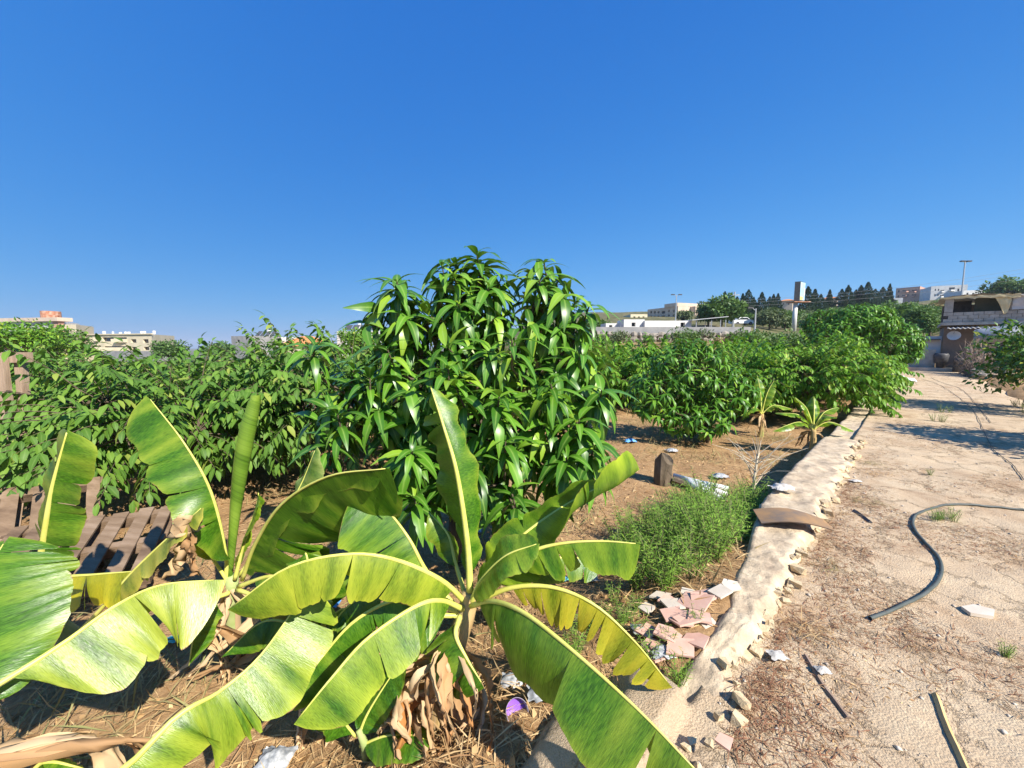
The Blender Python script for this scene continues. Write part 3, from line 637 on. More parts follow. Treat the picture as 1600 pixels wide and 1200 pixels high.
banana_leaf(A, [(728, 940, 1.85), (690, 905, 1.76), (620, 874, 1.66), (545, 865, 1.58), (450, 886, 1.52), (362, 948, 1.5)], .21, .17, 62, 50, 25, 20, t0=.12, seed=6, yel=.34, tint=(.56, .56, .05), tearsL=(.3, .62), gap=.12, tip=.7)  # yellow tint paints sunlight into this leaf's colour
banana_leaf(A, [(724, 950, 1.82), (690, 937, 1.73), (650, 946, 1.64), (575, 996, 1.5), (520, 1056, 1.4), (468, 1120, 1.33)], .21, .1, 58, 70, 25, 10, t0=.12, seed=7, yel=.28, tint=(.5, .56, .05), tearsL=(.2, .33, .52), gap=.22, tip=.72, wave=.01)  # sunlit yellow painted in through yel and tint
banana_leaf(A, [(718, 962, 1.78), (712, 992, 1.68), (730, 1030, 1.62), (752, 1066, 1.57)], .03, .2, 60, 25, 10, 20, side=(-1, -.2, -.2), t0=.1, seed=8, yel=-.05, tip=.75)
banana_leaf(A, [(736, 945, 1.8), (770, 938, 1.66), (820, 957, 1.5), (900, 1020, 1.32), (1000, 1111, 1.16), (1092, 1208, 1.04)], .13, .27, 65, 52, 20, 25, t0=.09, seed=9, yel=.08, tip=.8, wave=.016, tearsR=(.13,), gap=.04, lab='long leaf arching down towards the path')
dy = [.06, .12, .17, .24, .3, .35, .41, .46, .52, .57, .63, .69, .74, .8, .86, .92]
banana_leaf(A, [(745, 938, 1.86), (800, 917, 1.81), (865, 917, 1.76), (930, 945, 1.7), (992, 1002, 1.63), (1042, 1064, 1.58)], .09, .19, 75, 70, 10, 15, t0=.2, seed=10, yel=.5, tint=(.62, .5, .04), tearsR=dy, tearsL=dy[::2], gap=.3, tip=.7, lab='dying yellow leaf torn into many strips')
banana_leaf(A, [(715, 950, 1.9), (668, 893, 1.92), (640, 842, 1.95), (605, 797, 2.0), (565, 768, 2.03)], .3, .12, 42, 50, 15, 20, t0=.15, seed=12, yel=.12, tint=YG, tip=.7)
banana_leaf(A, [(720, 955, 1.84), (640, 932, 1.8), (560, 965, 1.75), (500, 1030, 1.68), (455, 1100, 1.6)], .17, .14, 55, 45, 20, 20, t0=.15, seed=13, yel=.02, tearsL=(.35, .6), tip=.7)
banana_leaf(A, [(722, 952, 1.88), (670, 925, 1.92), (600, 918, 1.95), (540, 950, 1.94), (505, 1005, 1.9)], .15, .12, 50, 45, 20, 20, t0=.15, seed=61, yel=-.05, tip=.7)
banana_leaf(A, [(720, 960, 1.84), (665, 965, 1.8), (610, 1005, 1.76), (575, 1060, 1.72)], .16, .1, 45, 50, 20, 20, t0=.15, seed=62, yel=-.1, tip=.7)
banana_leaf(A, [(738, 942, 1.9), (790, 905, 1.98), (850, 875, 2.05), (905, 872, 2.1), (940, 890, 2.1)], .1, .14, 45, 55, 20, 20, t0=.2, seed=63, yel=.05, tip=.7)
banana_leaf(A, [(728, 930, 1.9), (712, 880, 1.98), (700, 835, 2.05), (670, 800, 2.1)], .1, .1, 20, 30, 20, 20, t0=.3, seed=64, yel=.1, tip=.6)
for k in range(28):                        # dried leaves hanging round the stem
    rd = random.Random(100+k); px = 610+k*5.6+rd.uniform(-14, 10); y0 = rd.uniform(1010, 1090)
    dead_leaf(A, [D(705+rd.uniform(-18, 22), y0-15, 1.8), D(px, y0+15, 1.72+rd.uniform(-.12, .06)), D(px+rd.uniform(-25, 25), y0+75, 1.68+rd.uniform(-.2, .08)), D(px+rd.uniform(-45, 45), min(1240, y0+rd.uniform(110, 170)), 1.62+rd.uniform(-.15, .05))], rd.uniform(.04, .09), 200+k)
# --- sucker in front of it
A2 = thing('banana_plant', G(575, 1195, ORCH), 'small banana sucker with dark leaves among dried leaves', 'banana plant')
pseudostem(A2, [G(575, 1195, ORCH), D(570, 1165, 1.62), D(560, 1140, 1.62)], .025, .012, gstem_m, 0)
banana_leaf(A2, [(560, 1150, 1.62), (574, 1115, 1.64), (605, 1065, 1.67), (640, 1015, 1.7)], .11, .11, 5, 5, 10, 10, side=(.8, -.2, .5), t0=.05, seed=14, yel=-.1, w0=.3, rib=.007)
banana_leaf(A2, [(562, 1165, 1.62), (600, 1150, 1.6), (640, 1148, 1.57), (668, 1156, 1.54)], .07, .12, 20, 30, 10, 20, t0=.05, seed=15, yel=-.15, rib=.006)
banana_leaf(A2, [(556, 1150, 1.62), (530, 1120, 1.6), (505, 1105, 1.58), (470, 1112, 1.56)], .11, .08, 25, 30, 10, 20, t0=.05, seed=16, yel=-.1, rib=.006)
A3 = thing('banana_plant', G(500, 1110, ORCH), 'shaded banana sucker between the two larger banana plants', 'banana plant')
b3 = Vector(ORG[A3.name]); c3 = b3+Vector((.0, .02, .42)); pseudostem(A3, [b3-Vector((0, 0, .03)), b3+Vector((.01, 0, .2)), c3], .04, .025, gstem_m, 2, 12)
def px3(dx, dy_, dz): return px_of(c3+Vector((dx, dy_, dz)))
for k, (dx, dy_, dz, wd, yl_) in enumerate([(-.35, -.15, .1, .13, -.1), (.3, -.1, .15, .13, -.12), (.1, -.3, .05, .12, -.05), (-.12, .1, .4, .12, .1), (.25, .15, .32, .12, -.05), (-.3, .1, .28, .12, .0), (-.1, -.3, .16, .12, -.15)]):
    banana_leaf(A3, [px3(0, 0, 0), px3(dx*.35, dy_*.35, dz*.6+.06), px3(dx*.7, dy_*.7, dz*.95+.06), px3(dx*1.15, dy_*1.15, dz*.8-.06)], wd, wd, 35, 35, 20, 20, t0=.15, seed=80+k, yel=yl_, rib=.008, tip=.65)
for k in range(5):
    rd = random.Random(700+k); a = rd.random()*6.28; dead_leaf(A3, [c3, c3+Vector((math.cos(a)*.12, math.sin(a)*.12, -.08)), c3+Vector((math.cos(a)*.22, math.sin(a)*.22, -.3)), c3+Vector((math.cos(a)*.26, math.sin(a)*.26, -.4))], .08, 710+k)
# --- the banana at the left of the mango
B = thing('banana_plant', Vector((-1.78, 2.5, ORCH)), 'banana plant with a rolled new leaf standing upright', 'banana plant')
pseudostem(B, [Vector((-1.78, 2.5, ORCH-.05)), D(366, 990, 2.42), D(362, 900, 2.36)], .06, .035, gstem_m, 3, 8)
spear = MB(); sp_p = crom([D(357, 920, 2.36), D(368, 800, 2.4), D(382, 700, 2.43), D(398, 627, 2.46)], 20); V = []
for k in range(20):                        # the rolled leaf: a sheet wound one and a half times
    T = (sp_p[min(k+1, 19)]-sp_p[max(k-1, 0)]).normalized(); a = T.cross(Vector((0, 1, 0))).normalized(); b_ = T.cross(a); r = .018+.03*sst(k/19, 0, .7)-.012*sst(k/19, .8, 1)
    for j in range(22):
        g = j/21*9.2+.5+k*.02; V.append(sp_p[k]+(a*math.cos(g)+b_*math.sin(g))*r*(1-.022*j*.6)+T*(.05*(j/21)*(k/19)**8))
spear.add(V, [(k*22+j, k*22+j+1, k*22+j+23, k*22+j+22) for k in range(19) for j in range(21)])
me_o = spear.build('rolled_leaf', ban_m, B, True); me_o.color = (.3, .42, .06, .45)
ul = me_o.data.uv_layers.new(name='UVMap'); ul.data.foreach_set('uv', np.array([((l.vertex_index//22)*.03+(l.vertex_index % 22)*.004, .4) for l in me_o.data.loops], np.float32).ravel())
banana_leaf(B, [(352, 915, 2.36), (352, 860, 2.34), (331, 770, 2.3), (290, 695, 2.28), (235, 624, 2.32)], .25, .1, 60, 80, 20, 5, t0=.22, seed=21, yel=.05, tearsL=(.22, .4, .63), gap=.14, tip=.85, w0=.5)
banana_leaf(B, [(378, 905, 2.3), (398, 850, 2.2), (440, 787, 2.05), (512, 744, 1.9), (602, 732, 1.78)], .12, .46, 55, 112, 20, 14, t0=.05, seed=22, yel=-.04, tearsR=(.3, .5), gap=.06, tip=.8, wave=.02, lab='broad arching leaf, its face in shade')
banana_leaf(B, [(372, 900, 2.42), (425, 825, 2.45), (466, 765, 2.48), (492, 704, 2.5)], .1, .2, -20, 30, 0, 40, t0=.3, seed=23, yel=.25, tint=(.6, .62, .2), tip=.6)
banana_leaf(B, [(362, 915, 2.35), (336, 877, 2.33), (316, 850, 2.31), (305, 815, 2.3)], .05, .13, 30, 40, 20, 20, t0=.35, seed=24, yel=.55, tint=(.7, .58, .03), rib=.01)
banana_leaf(B, [(366, 905, 2.34), (380, 850, 2.33), (398, 800, 2.32), (404, 770, 2.32)], .04, .13, 60, 20, 10, 25, t0=.1, seed=25, yel=.25, tint=YG)
banana_leaf(B, [(372, 915, 2.3), (430, 900, 2.2), (478, 935, 2.1), (512, 992, 2.02)], .12, .15, 45, 50, 20, 20, t0=.15, seed=65, yel=.15, tint=YG, tip=.7)
banana_leaf(B, [(358, 925, 2.3), (330, 940, 2.2), (305, 985, 2.1), (295, 1040, 2.05)], .12, .1, 45, 50, 20, 20, t0=.2, seed=66, yel=-.1, tip=.7)
banana_leaf(B, [(370, 920, 2.3), (420, 935, 2.15), (470, 925, 2.0), (520, 940, 1.9)], .1, .17, 45, 55, 10, 20, t0=.2, seed=26, yel=.05)
for k in range(7):
    rd = random.Random(300+k); dead_leaf(B, [D(362, 915, 2.36), D(350+rd.uniform(-60, 50), 960, 2.3), D(345+rd.uniform(-70, 60), 1010, 2.2), D(345+rd.uniform(-80, 70), 1060, 2.15)], rd.uniform(.06, .12), 310+k)
# --- the banana at the pallets
C_ = thing('banana_plant', Vector((-2.95, 2.55, ORCH)), 'banana plant with one stiff upright leaf in front of the pallets', 'banana plant')
pseudostem(C_, [Vector((-2.95, 2.55, ORCH-.05)), D(66, 960, 2.3), D(58, 905, 2.2)], .06, .04, gstem_m, 2, 9)
banana_leaf(C_, [(56, 915, 2.2), (66, 850, 2.15), (80, 765, 2.12), (104, 676, 2.12)], .16, .2, 30, 6, 20, 6, side=(1, 0, 0), t0=.08, seed=31, yel=.06, tearsR=(.5, .56), tearsL=(.55,), gap=.1, tip=.9, w0=.5, rib=.02)
banana_leaf(C_, [(52, 925, 2.2), (90, 903, 2.12), (150, 897, 2.08), (216, 892, 2.05)], .08, .2, 50, 62, 10, 15, t0=.1, seed=32, yel=.5, tint=(.66, .52, .02), tearsR=(.3, .55), gap=.15, tip=.8)
banana_leaf(C_, [(120, 990, 2.1), (160, 948, 2.06), (205, 895, 2.04), (260, 842, 2.02), (314, 794, 2.0)], .02, .14, 60, 45, 0, 20, t0=.3, seed=33, yel=.35, tint=(.66, .54, .1), tearsR=(.4,), tip=.6, rib=.011)
dead_leaf(C_, [D(300, 808, 2.0), D(292, 840, 1.97), D(285, 875, 1.98), D(262, 905, 2.0)], .2, 41); dead_leaf(C_, [D(285, 822, 2.0), D(300, 860, 1.95), D(305, 900, 1.93)], .13, 43)
# --- the banana in the corner, its stem out of the picture
E_ = thing('banana_plant', Vector((-2.0, 1.05, ORCH)), 'banana plant at the edge of the clump with long sunlit yellow-green leaves', 'banana plant')
pseudostem(E_, [Vector((-2.0, 1.05, ORCH-.05)), Vector((-1.98, 1.07, 0)), Vector((-1.95, 1.1, .35))], .08, .05, stem_m, 3, 10)
cE = Vector((-1.95, 1.1, .35))
banana_leaf(E_, [px_of(cE), (0, 1066, 1.32), (100, 1003, 1.46), (180, 946, 1.6), (250, 914, 1.74), (334, 906, 1.86)], .22, .33, 55, 48, 20, 22, t0=.22, seed=51, yel=.42, tint=(.58, .6, .09), tip=.75, wave=.016, lab='long sunlit leaf, pale yellow green')  # raised yel paints the sun's yellow into the blade
banana_leaf(E_, [px_of(cE), (120, 1235, 1.1), (280, 1115, 1.27), (345, 1078, 1.38), (410, 1020, 1.5), (477, 925, 1.66)], .1, .26, 60, 48, 10, 25, t0=.25, seed=52, yel=.25, tint=(.54, .58, .06), tip=.85, wave=.014, tearsR=(.5,), gap=.08)  # part of the sunlit yellow is painted by the tint
banana_leaf(E_, [px_of(cE), (-60, 1100, 1.3), (-45, 980, 1.42), (-25, 900, 1.5), (5, 850, 1.58)], .2, .3, 10, 12, 10, 30, side=(1, .15, 0), t0=.2, seed=53, yel=-.08, tip=.7, wave=.006)
banana_leaf(E_, [px_of(cE), (10, 1220, 1.12), (70, 1190, 1.2), (130, 1200, 1.25)], .1, .14, 30, 40, 10, 20, t0=.2, seed=54, yel=.0)
for k in range(6):
    rd = random.Random(400+k); dead_leaf(E_, [cE+Vector((0, 0, -.1)), D(40+k*30, 1150, 1.25), D(60+k*45, 1200, 1.3), D(70+k*50+rd.uniform(-20, 20), 1235, 1.3)], rd.uniform(.06, .1), 410+k)
# --- two young bananas beyond the low wall
def young_banana(label, base, s, seed, specs):
    t = thing('banana_plant', base, label, 'banana plant', None); top = Vector(base)+Vector((0, 0, .42*s))
    pseudostem(t, [Vector(base)+Vector((0, 0, -.03)), Vector(base)+Vector((.01, 0, .2*s)), top], .05*s, .035*s, stem_m, 3, seed)
    for k, (dx, dy_, dz, W) in enumerate(specs):
        e = top+Vector((dx, dy_, dz))*s; mdl = top.lerp(e, .5)+Vector((0, 0, .12*s)); q1 = top.lerp(mdl, .5)+Vector((0, 0, .05*s))
        banana_leaf(t, [px_of(top), px_of(q1), px_of(mdl), px_of(e)], W*s, W*s, 18, 18, 15, 15, t0=.12, seed=seed+k, yel=.12+.1*(k % 2), tint=YG, rib=.01*s, wave=.01)
    for k in range(4):
        rd = random.Random(seed*7+k); a = rd.random()*6.28; dead_leaf(t, [top-Vector((0, 0, .05)), top+Vector((math.cos(a)*.15, math.sin(a)*.15, -.1)), top+Vector((math.cos(a)*.25, math.sin(a)*.25, -.35))], .07, seed*9+k)
    return t
young_banana('young banana plant at the end of the low wall', G(1268, 712, ORCH), 1.15, 500, [(-.55, .1, .25, .12), (-.25, .1, .5, .12), (.12, .2, .5, .11), (.4, .05, .35, .13), (.55, -.1, .0, .12), (-.7, -.1, .0, .12), (.1, -.3, .25, .1)])
young_banana('young shaded banana plant between the mango and the dry shrub', G(1188, 682, ORCH), 1.2, 520, [(-.7, .1, .25, .14), (.25, .1, .6, .13), (.0, .2, .7, .11), (.5, -.1, .1, .12), (-.5, -.2, .0, .12)])
# ------------------------------------------------------------------ buildings
cream_m = P('cream_render', (.58, .5, .34), (.68, .59, .42), scale=.6, bump=.2, bscale=8)
sand_m = P('sand_render', (.52, .41, .31), (.62, .5, .39), scale=.5)
pink_m = P('terracotta_render', (.5, .27, .19), (.58, .34, .25), scale=.5)
white_m = P('white_render', (.56, .55, .53), (.68, .67, .64), scale=.7)
grey_m = P('grey_render', (.22, .22, .22), (.32, .31, .3), scale=.8)
tile_m = P('orange_roof_tile', (.55, .2, .07), (.68, .28, .1), scale=2)
glass_m = P('window_glass', (.025, .028, .032), rough=.15, spec=.5)
shut_m = P('window_shutter', (.2, .15, .11), (.28, .22, .17), scale=3)
rust_m = P('rusty_steel', (.24, .08, .04), (.42, .2, .12), (.5, .34, .25), scale=1.5, rough=.8)
steel_m = P('galvanised_steel', (.42, .43, .44), (.52, .53, .54), scale=6, rough=.45, metal=.4)
dark_m = P('dark_steel', (.06, .06, .065), (.1, .1, .1), scale=6, rough=.5)
stone_m = P('wall_stone', (.15, .13, .105), (.26, .23, .19), (.36, .32, .27), scale=1.2, bump=.6, bscale=9, bdist=.05)
block_m = P('concrete_block', (.3, .28, .24), (.42, .39, .34), (.5, .47, .42), scale=2.5, bump=.5, bscale=30)
def building(label, pxL, dL, pxR, dR, ytop, thick, mat, holes=(), name='apartment_building', cat='building', group=None, z0=None, parapet=.4, extras=None, side=(0, 0), hd=.5, pane=None):
    a = D(pxL, 540, dL); b_ = D(pxR, 540, dR); a.z = b_.z = 0; mdp = (dL+dR)/2
    z1 = D((pxL+pxR)/2, ytop, mdp).z
    if z0 is None: z0 = min(terrain(a.x, a.y), terrain(b_.x, b_.y))-1
    e = (b_-a); Wd = e.length; e.normalize(); nrm = Vector((e.y, -e.x, 0))           # towards the viewer
    if nrm.y > 0: nrm = -nrm
    t = thing(name, (a+b_)/2+Vector((0, 0, z0)), label, cat, group)
    def W3(u, z, d=0): return a+e*u+Vector((0, 0, z))-nrm*d
    hs_ = []
    for (x0, x1, y0, y1) in holes:
        u0 = (x0-pxL)/(pxR-pxL)*Wd; u1 = (x1-pxL)/(pxR-pxL)*Wd; dm = dL+(dR-dL)*((x0+x1)/2-pxL)/(pxR-pxL)
        za = D((x0+x1)/2, y1, dm).z; zb = D((x0+x1)/2, y0, dm).z; hs_.append((u0, u1, za, zb))
    us = sorted({0, Wd} | {h[0] for h in hs_} | {h[1] for h in hs_}); zs = sorted({z0, z1} | {h[2] for h in hs_} | {h[3] for h in hs_})
    m = MB()
    for i in range(len(us)-1):
        for j in range(len(zs)-1):
            uc, zc = (us[i]+us[i+1])/2, (zs[j]+zs[j+1])/2
            if any(h[0] < uc < h[1] and h[2] < zc < h[3] for h in hs_): continue
            m.add([W3(us[i], zs[j]), W3(us[i+1], zs[j]), W3(us[i+1], zs[j+1]), W3(us[i], zs[j+1])], [(0, 1, 2, 3)])
    for u0, u1, za, zb in hs_:
        q = [(u0, za), (u1, za), (u1, zb), (u0, zb)]
        for k in range(4):
            p, r = q[k], q[(k+1) % 4]; m.add([W3(*p), W3(*r), W3(r[0], r[1], hd), W3(p[0], p[1], hd)], [(0, 1, 2, 3)])
    m.add([W3(0, z0), W3(0, z1), W3(side[0], z1, thick), W3(side[0], z0, thick)], [(0, 1, 2, 3)])
    m.add([W3(Wd, z0), W3(Wd, z1), W3(Wd+side[1], z1, thick), W3(Wd+side[1], z0, thick)], [(3, 2, 1, 0)])
    m.add([W3(side[0], z0, thick), W3(side[0], z1, thick), W3(Wd+side[1], z1, thick), W3(Wd+side[1], z0, thick)], [(0, 1, 2, 3)])
    m.add([W3(0, z1-parapet), W3(Wd, z1-parapet), W3(Wd+side[1], z1-parapet, thick), W3(side[0], z1-parapet, thick)], [(0, 1, 2, 3)])
    m.build('wall', mat, t)
    for k, (u0, u1, za, zb) in enumerate(hs_):
        p = MB(); p.add([W3(u0, za, hd), W3(u1, za, hd), W3(u1, zb, hd), W3(u0, zb, hd)], [(0, 1, 2, 3)]); wd_ = p.build('window', pane or glass_m, t)
        if (u1-u0) > 1.6 and zb-za > 1.2:                   # balcony front with rail
            r_ = MB(); r_.box(W3((u0+u1)/2, za+.45, -.1), (abs(e.x)*(u1-u0)+.1, .14+abs(e.y)*(u1-u0), .9), None); r_.build('balcony', mat, t)
    if extras: extras(t, W3, Wd, z0, z1)
    return t
def slab(t, W3, u0, u1, z0, z1, d0, d1, name, mat):
    m = MB(); V = [W3(u, z, d) for d in (d0, d1) for u in (u0, u1) for z in (z0, z1)]
    m.add(V, [(0, 2, 3, 1), (4, 5, 7, 6), (0, 1, 5, 4), (2, 6, 7, 3), (0, 4, 6, 2), (1, 3, 7, 5)]); return m.build(name, mat, t)
# left: cream block, then the house with the rusty tank
def roofbits(t, W3, Wd, z0, z1):
    slab(t, W3, -.3, Wd+.3, z1-.02, z1+.25, -.3, .2, 'roof_edge', cream_m)
    rd = random.Random(2)
    for k in range(9):
        u = Wd*(.12+.085*k); c = W3(u, z1+.2, 3+rd.uniform(0, 4)); m = MB(); m.tube([c, c+Vector((0, 0, .6+rd.random()*.4))], rd.uniform(.25, .42), 10); m.build('roof_tank', white_m, t)
building('long cream apartment block with balconies beyond the orchard', 118, 112, 238, 104, 523, 14, cream_m,
    [(136, 141, 528, 533), (152, 159, 526, 533), (163, 181, 527, 533.5), (184, 201, 527, 535), (207, 215, 530, 535.5), (225, 233, 530, 536), (241-4, 237.6, 530, 536)][:6] +
    [(136, 141, 541, 546), (143, 160, 540, 547), (207, 215, 542, 547), (225, 233, 542, 547), (165, 200, 541, 548)], extras=roofbits, side=(-12, -12.5))
building('tall cream stair block joined between the long block and the tank house', 97, 109, 122, 108, 507, 12, cream_m, [(112, 116, 525, 531), (112, 116, 538, 544)], parapet=.2, side=(-12, -12.3))
def tankroof(t, W3, Wd, z0, z1):
    slab(t, W3, -.6, Wd+.6, z1-.1, z1+.9, -.8, 2.5, 'roof_slab', sand_m); slab(t, W3, Wd*.9, Wd*1.0, z1-6, z1-.12, -.25, 1, 'brown_panel', pink_m)
    c = W3(Wd*.62, z1+.9, 3); m = MB(); m.tube([c, c+Vector((0, 0, 2.0))], 2.0, 16); k = m.build('water_tank', rust_m, t); tag(k, 'rusty round water tank on the roof')
building('old house with a rusty round water tank on its flat roof', 8, 112, 97, 108, 502, 12, white_m, [(40, 47, 512, 519), (66, 72, 512, 519)], extras=tankroof, side=(-13, -12.5))
building('low pale wall of sheds in front of the cream block', 150, 92, 245, 88, 549, 5, grey_m, (), 'shed', 'shed')
building('grey block house between the orchard shoots', 362, 105, 392, 103, 525, 9, grey_m, [(371, 375, 531, 536)], 'house', 'house')
def solar(t, W3, Wd, z0, z1):
    for k in range(4):
        u = Wd*(.1+.15*k); m = MB(); m.add([W3(u, z1+.3, 1), W3(u+Wd*.13, z1+.3, 1), W3(u+Wd*.13, z1+1.9, 2.6), W3(u, z1+1.9, 2.6)], [(0, 1, 2, 3)]); m.build('solar_panel', dark_m, t)
    c = W3(Wd*.3, z1+1.8, 4); m = MB(); m.tube([c+Vector((0, 0, -1.8)), c+Vector((0, 0, .6))], .6, 10); m.build('roof_tank', white_m, t)
building('pale house with a row of solar panels on the roof', 389, 118, 440, 115, 527, 10, white_m, [(396, 404, 531, 535), (410, 417, 531, 536)], 'house', 'house', extras=solar)
def hip(t, W3, Wd, z0, z1):
    m = MB(); h = Wd*.24; A_ = [W3(-.6, z1, -.6), W3(Wd+.6, z1, -.6), W3(Wd+.6, z1, 10.6), W3(-.6, z1, 10.6), W3(Wd*.35, z1+h, 5), W3(Wd*.65, z1+h, 5)]
    m.add(A_, [(0, 1, 5, 4), (1, 2, 5), (2, 3, 4, 5), (3, 0, 4), (0, 3, 2, 1)]); m.build('roof', tile_m, t)
building('house with a bright orange hipped tile roof', 432, 112, 492, 110, 541, 10, cream_m, [(470, 474, 543, 547)], 'house', 'house', extras=hip, parapet=0)
building('white flat-roofed houses behind the leafy tree', 527, 120, 606, 116, 517, 10, white_m, [(540, 545, 522, 527), (570, 580, 521, 527), (590, 600, 522, 527)], extras=solar)
# right: cabins on the terrace above the stone wall
TZ = D(1050, 511, 46).z
def cabin(label, pxL, pxR, ytop, d, holes, mat=white_m, **k): return building(label, pxL, d, pxR, d, ytop, 3, mat, holes, 'cabin', 'cabin', z0=TZ-1.2, parapet=.1, **k)
cabin('white site cabin with one dark window above the stone wall', 974, 1006, 499, 48, [(986, 992, 504, 510)])
cabin('long plain white cabin beside the car shelter', 1006.5, 1079, 501, 47.5, [(1062, 1069, 504, 511)])
cabin('small white hut at the end of the stone wall', 946, 968, 505, 50, [(951, 956, 508, 512)])
def carport():
    d = 47; t = thing('car_shelter', D(1105, 511, d)+Vector((0, 0, -.6)), 'open car shelter with thin flat roof on posts', 'shelter')
    x0, x1, zt = D(1080, 500, d).x, D(1136, 500, d).x, D(1100, 497, d).z; m = MB()
    m.add([(x0, d-.3, zt-.28), (x1, d-.3, zt+.12), (x1, d+4, zt+.2), (x0, d+4, zt-.2), (x0, d-.3, zt-.2), (x1, d-.3, zt+.2), (x1, d+4, zt+.28), (x0, d+4, zt-.12)], [(0, 3, 2, 1), (4, 5, 6, 7), (0, 1, 5, 4), (1, 2, 6, 5), (2, 3, 7, 6), (3, 0, 4, 7)]); m.build('roof', steel_m, t)
    for px in (1088, 1112, 1126, 1134):
        for dd in (0, 3.7): m = MB(); x = D(px, 500, d).x; m.tube([(x, d+dd, zt-2.6), (x, d+dd, zt-.2)], .05, 6); m.build('post', steel_m, t)
carport()
def parked_car(label, px, py, d, mat, ang):
    base = D(px, py, d); t = thing('parked_car', base, label, 'car'); Rm = Matrix.Rotation(ang, 3, 'Z')
    prof = [(-2.1, .3), (-2.1, .8), (-1.9, .95), (-1.3, 1.0), (-.75, 1.45), (.7, 1.48), (1.35, 1.0), (2.0, .92), (2.15, .6), (2.12, .3)]
    m = MB(); n = len(prof)
    m.add([base+Rm @ Vector((x, y*(.82 if z < 1.1 else .68), z)) for y in (-1, 1) for x, z in prof], [tuple(range(n)), tuple(reversed(range(n, 2*n)))]+[(k, n+k, n+(k+1) % n, (k+1) % n) for k in range(n)]); m.build('body', mat, t)
    for s in (-1, 1):
        m = MB(); m.add([base+Rm @ Vector((x, s*.845, z)) for x, z in ((-1.15, 1.02), (-.7, 1.38), (.6, 1.4), (1.15, 1.02))], [(0, 1, 2, 3)]); m.build('side_window', glass_m, t)
        for x in (-1.3, 1.35): m = MB(); c = base+Rm @ Vector((x, s*.74, .32)); ax = Rm @ Vector((0, .12, 0)); m.tube([c-ax, c+ax], .32, 12); m.build('wheel', dark_m, t)
parked_car('white car parked on the terrace by the trees', 1158, 508, 78, P('white_car_paint', (.75, .75, .75), rough=.3), .1)
# the terrace: road slab behind a boulder wall with a concrete strip on top
def stone_wall():
    t = thing('stone_wall', D(1050, 532, 44), 'boulder retaining wall with concrete strip above, below the cabins', 'wall'); rd = random.Random(8); m = MB()
    xa, xb = D(930, 520, 44.5).x, D(1180, 520, 44.5).x; zt = D(1050, 511, 44.5).z; m.box(((xa+xb)/2, 45.6, zt-.3), (xb-xa, .5, .7)); m.build('concrete_strip', grey_m, t)
    m = MB(); m.box(((xa+xb)/2, 48.5, zt-2.2), (xb-xa, 5.2, 3.0)); m.build('terrace_fill', soil_m, t)
    for row in range(3):
        x = xa
        while x < xb:
            w_ = rd.uniform(.5, 1.1); h = rd.uniform(.5, .75); c = Vector((x+w_/2, 44.9-.15*row*0+rd.uniform(-.1, .1), zt-.85-row*.55+rd.uniform(-.1, .1))); V = []; sd_ = rd.random()*50
            for a in range(5):
                la = -math.pi/2+math.pi*a/4
                for g in range(7):
                    q = Vector((math.cos(la)*math.cos(g*.9), math.cos(la)*math.sin(g*.9), math.sin(la))); q *= 1+.4*noise.noise(q*1.3+Vector((sd_, 0, 0))); V.append(c+Vector((q.x*w_*.55, q.y*.4, q.z*h*.55)))
            b2 = MB(); b2.add(V, [(a*7+g, a*7+(g+1) % 7, (a+1)*7+(g+1) % 7, (a+1)*7+g) for a in range(4) for g in range(7)]); b2.build('boulder', stone_m, t); x += w_*.95
stone_wall()
win = lambda xs, ys, w_=3, h=4: [(x-w_/2, x+w_/2, y-h/2, y+h/2) for x in xs for y in ys]
building('sand coloured apartment block on the slope above the cabins', 1010, 165, 1057, 150, 481, 14, sand_m, win((1016, 1022, 1028), (488, 495), 3, 3.4)+[(1033, 1038.5, 486, 490), (1033, 1038.5, 493, 497)]+win((1044, 1051), (486, 493), 2.4, 3.4), extras=lambda t, W3, Wd, z0, z1: slab(t, W3, Wd*.6, Wd, z1-.1, z1+1.2, -.4, 14, 'roof_block', sand_m))
building('sand coloured apartment wing next to the tall block', 1057.5, 158, 1084, 150, 480, 14, sand_m, [(1068, 1076, 484, 488), (1068, 1076, 491, 495), (1060, 1063, 485, 489)])
building('low cream house beside the sand coloured block', 984, 150, 1010, 150, 491, 10, cream_m, win((990, 997, 1004), (496,), 3, 3), 'house', 'house')
building('terracotta apartment block on the ridge', 1392, 285, 1429, 275, 449, 15, pink_m, [(1402, 1413, 453, 457), (1402, 1413, 460, 464), (1417, 1424, 453, 457), (1417, 1424, 460, 464), (1395, 1398, 453, 457), (1395, 1398, 461, 465)])
building('white stair tower between the ridge apartments', 1429.3, 270, 1452, 265, 451, 12, white_m, [(1435.5, 1438, 452, 456), (1435.5, 1438, 459, 463), (1445, 1449, 453, 456.5), (1445, 1449, 460, 464)])
building('white apartment block with dark balconies on the ridge', 1446, 258, 1502, 250, 446, 15, white_m, win((1453, 1458), (453, 461), 2, 3)+[(1461, 1467, 453, 457), (1461, 1467, 461, 465), (1474, 1483, 449, 455), (1487, 1490, 451, 455)]+win((1469, 1486), (462,), 2.4, 3))
building('long white terraced apartments behind the shack', 1496, 230, 1562, 225, 453, 14, white_m, win((1503, 1512, 1545, 1553), (459, 465), 3, 3)+[(1522, 1535, 457, 460)])
building('white house with a row of arches below the ridge', 1372, 200, 1404, 196, 466, 10, white_m, [(1377, 1382, 468.5, 474), (1384.5, 1389.5, 468.5, 474), (1392, 1397, 468.5, 474)], 'house', 'house')
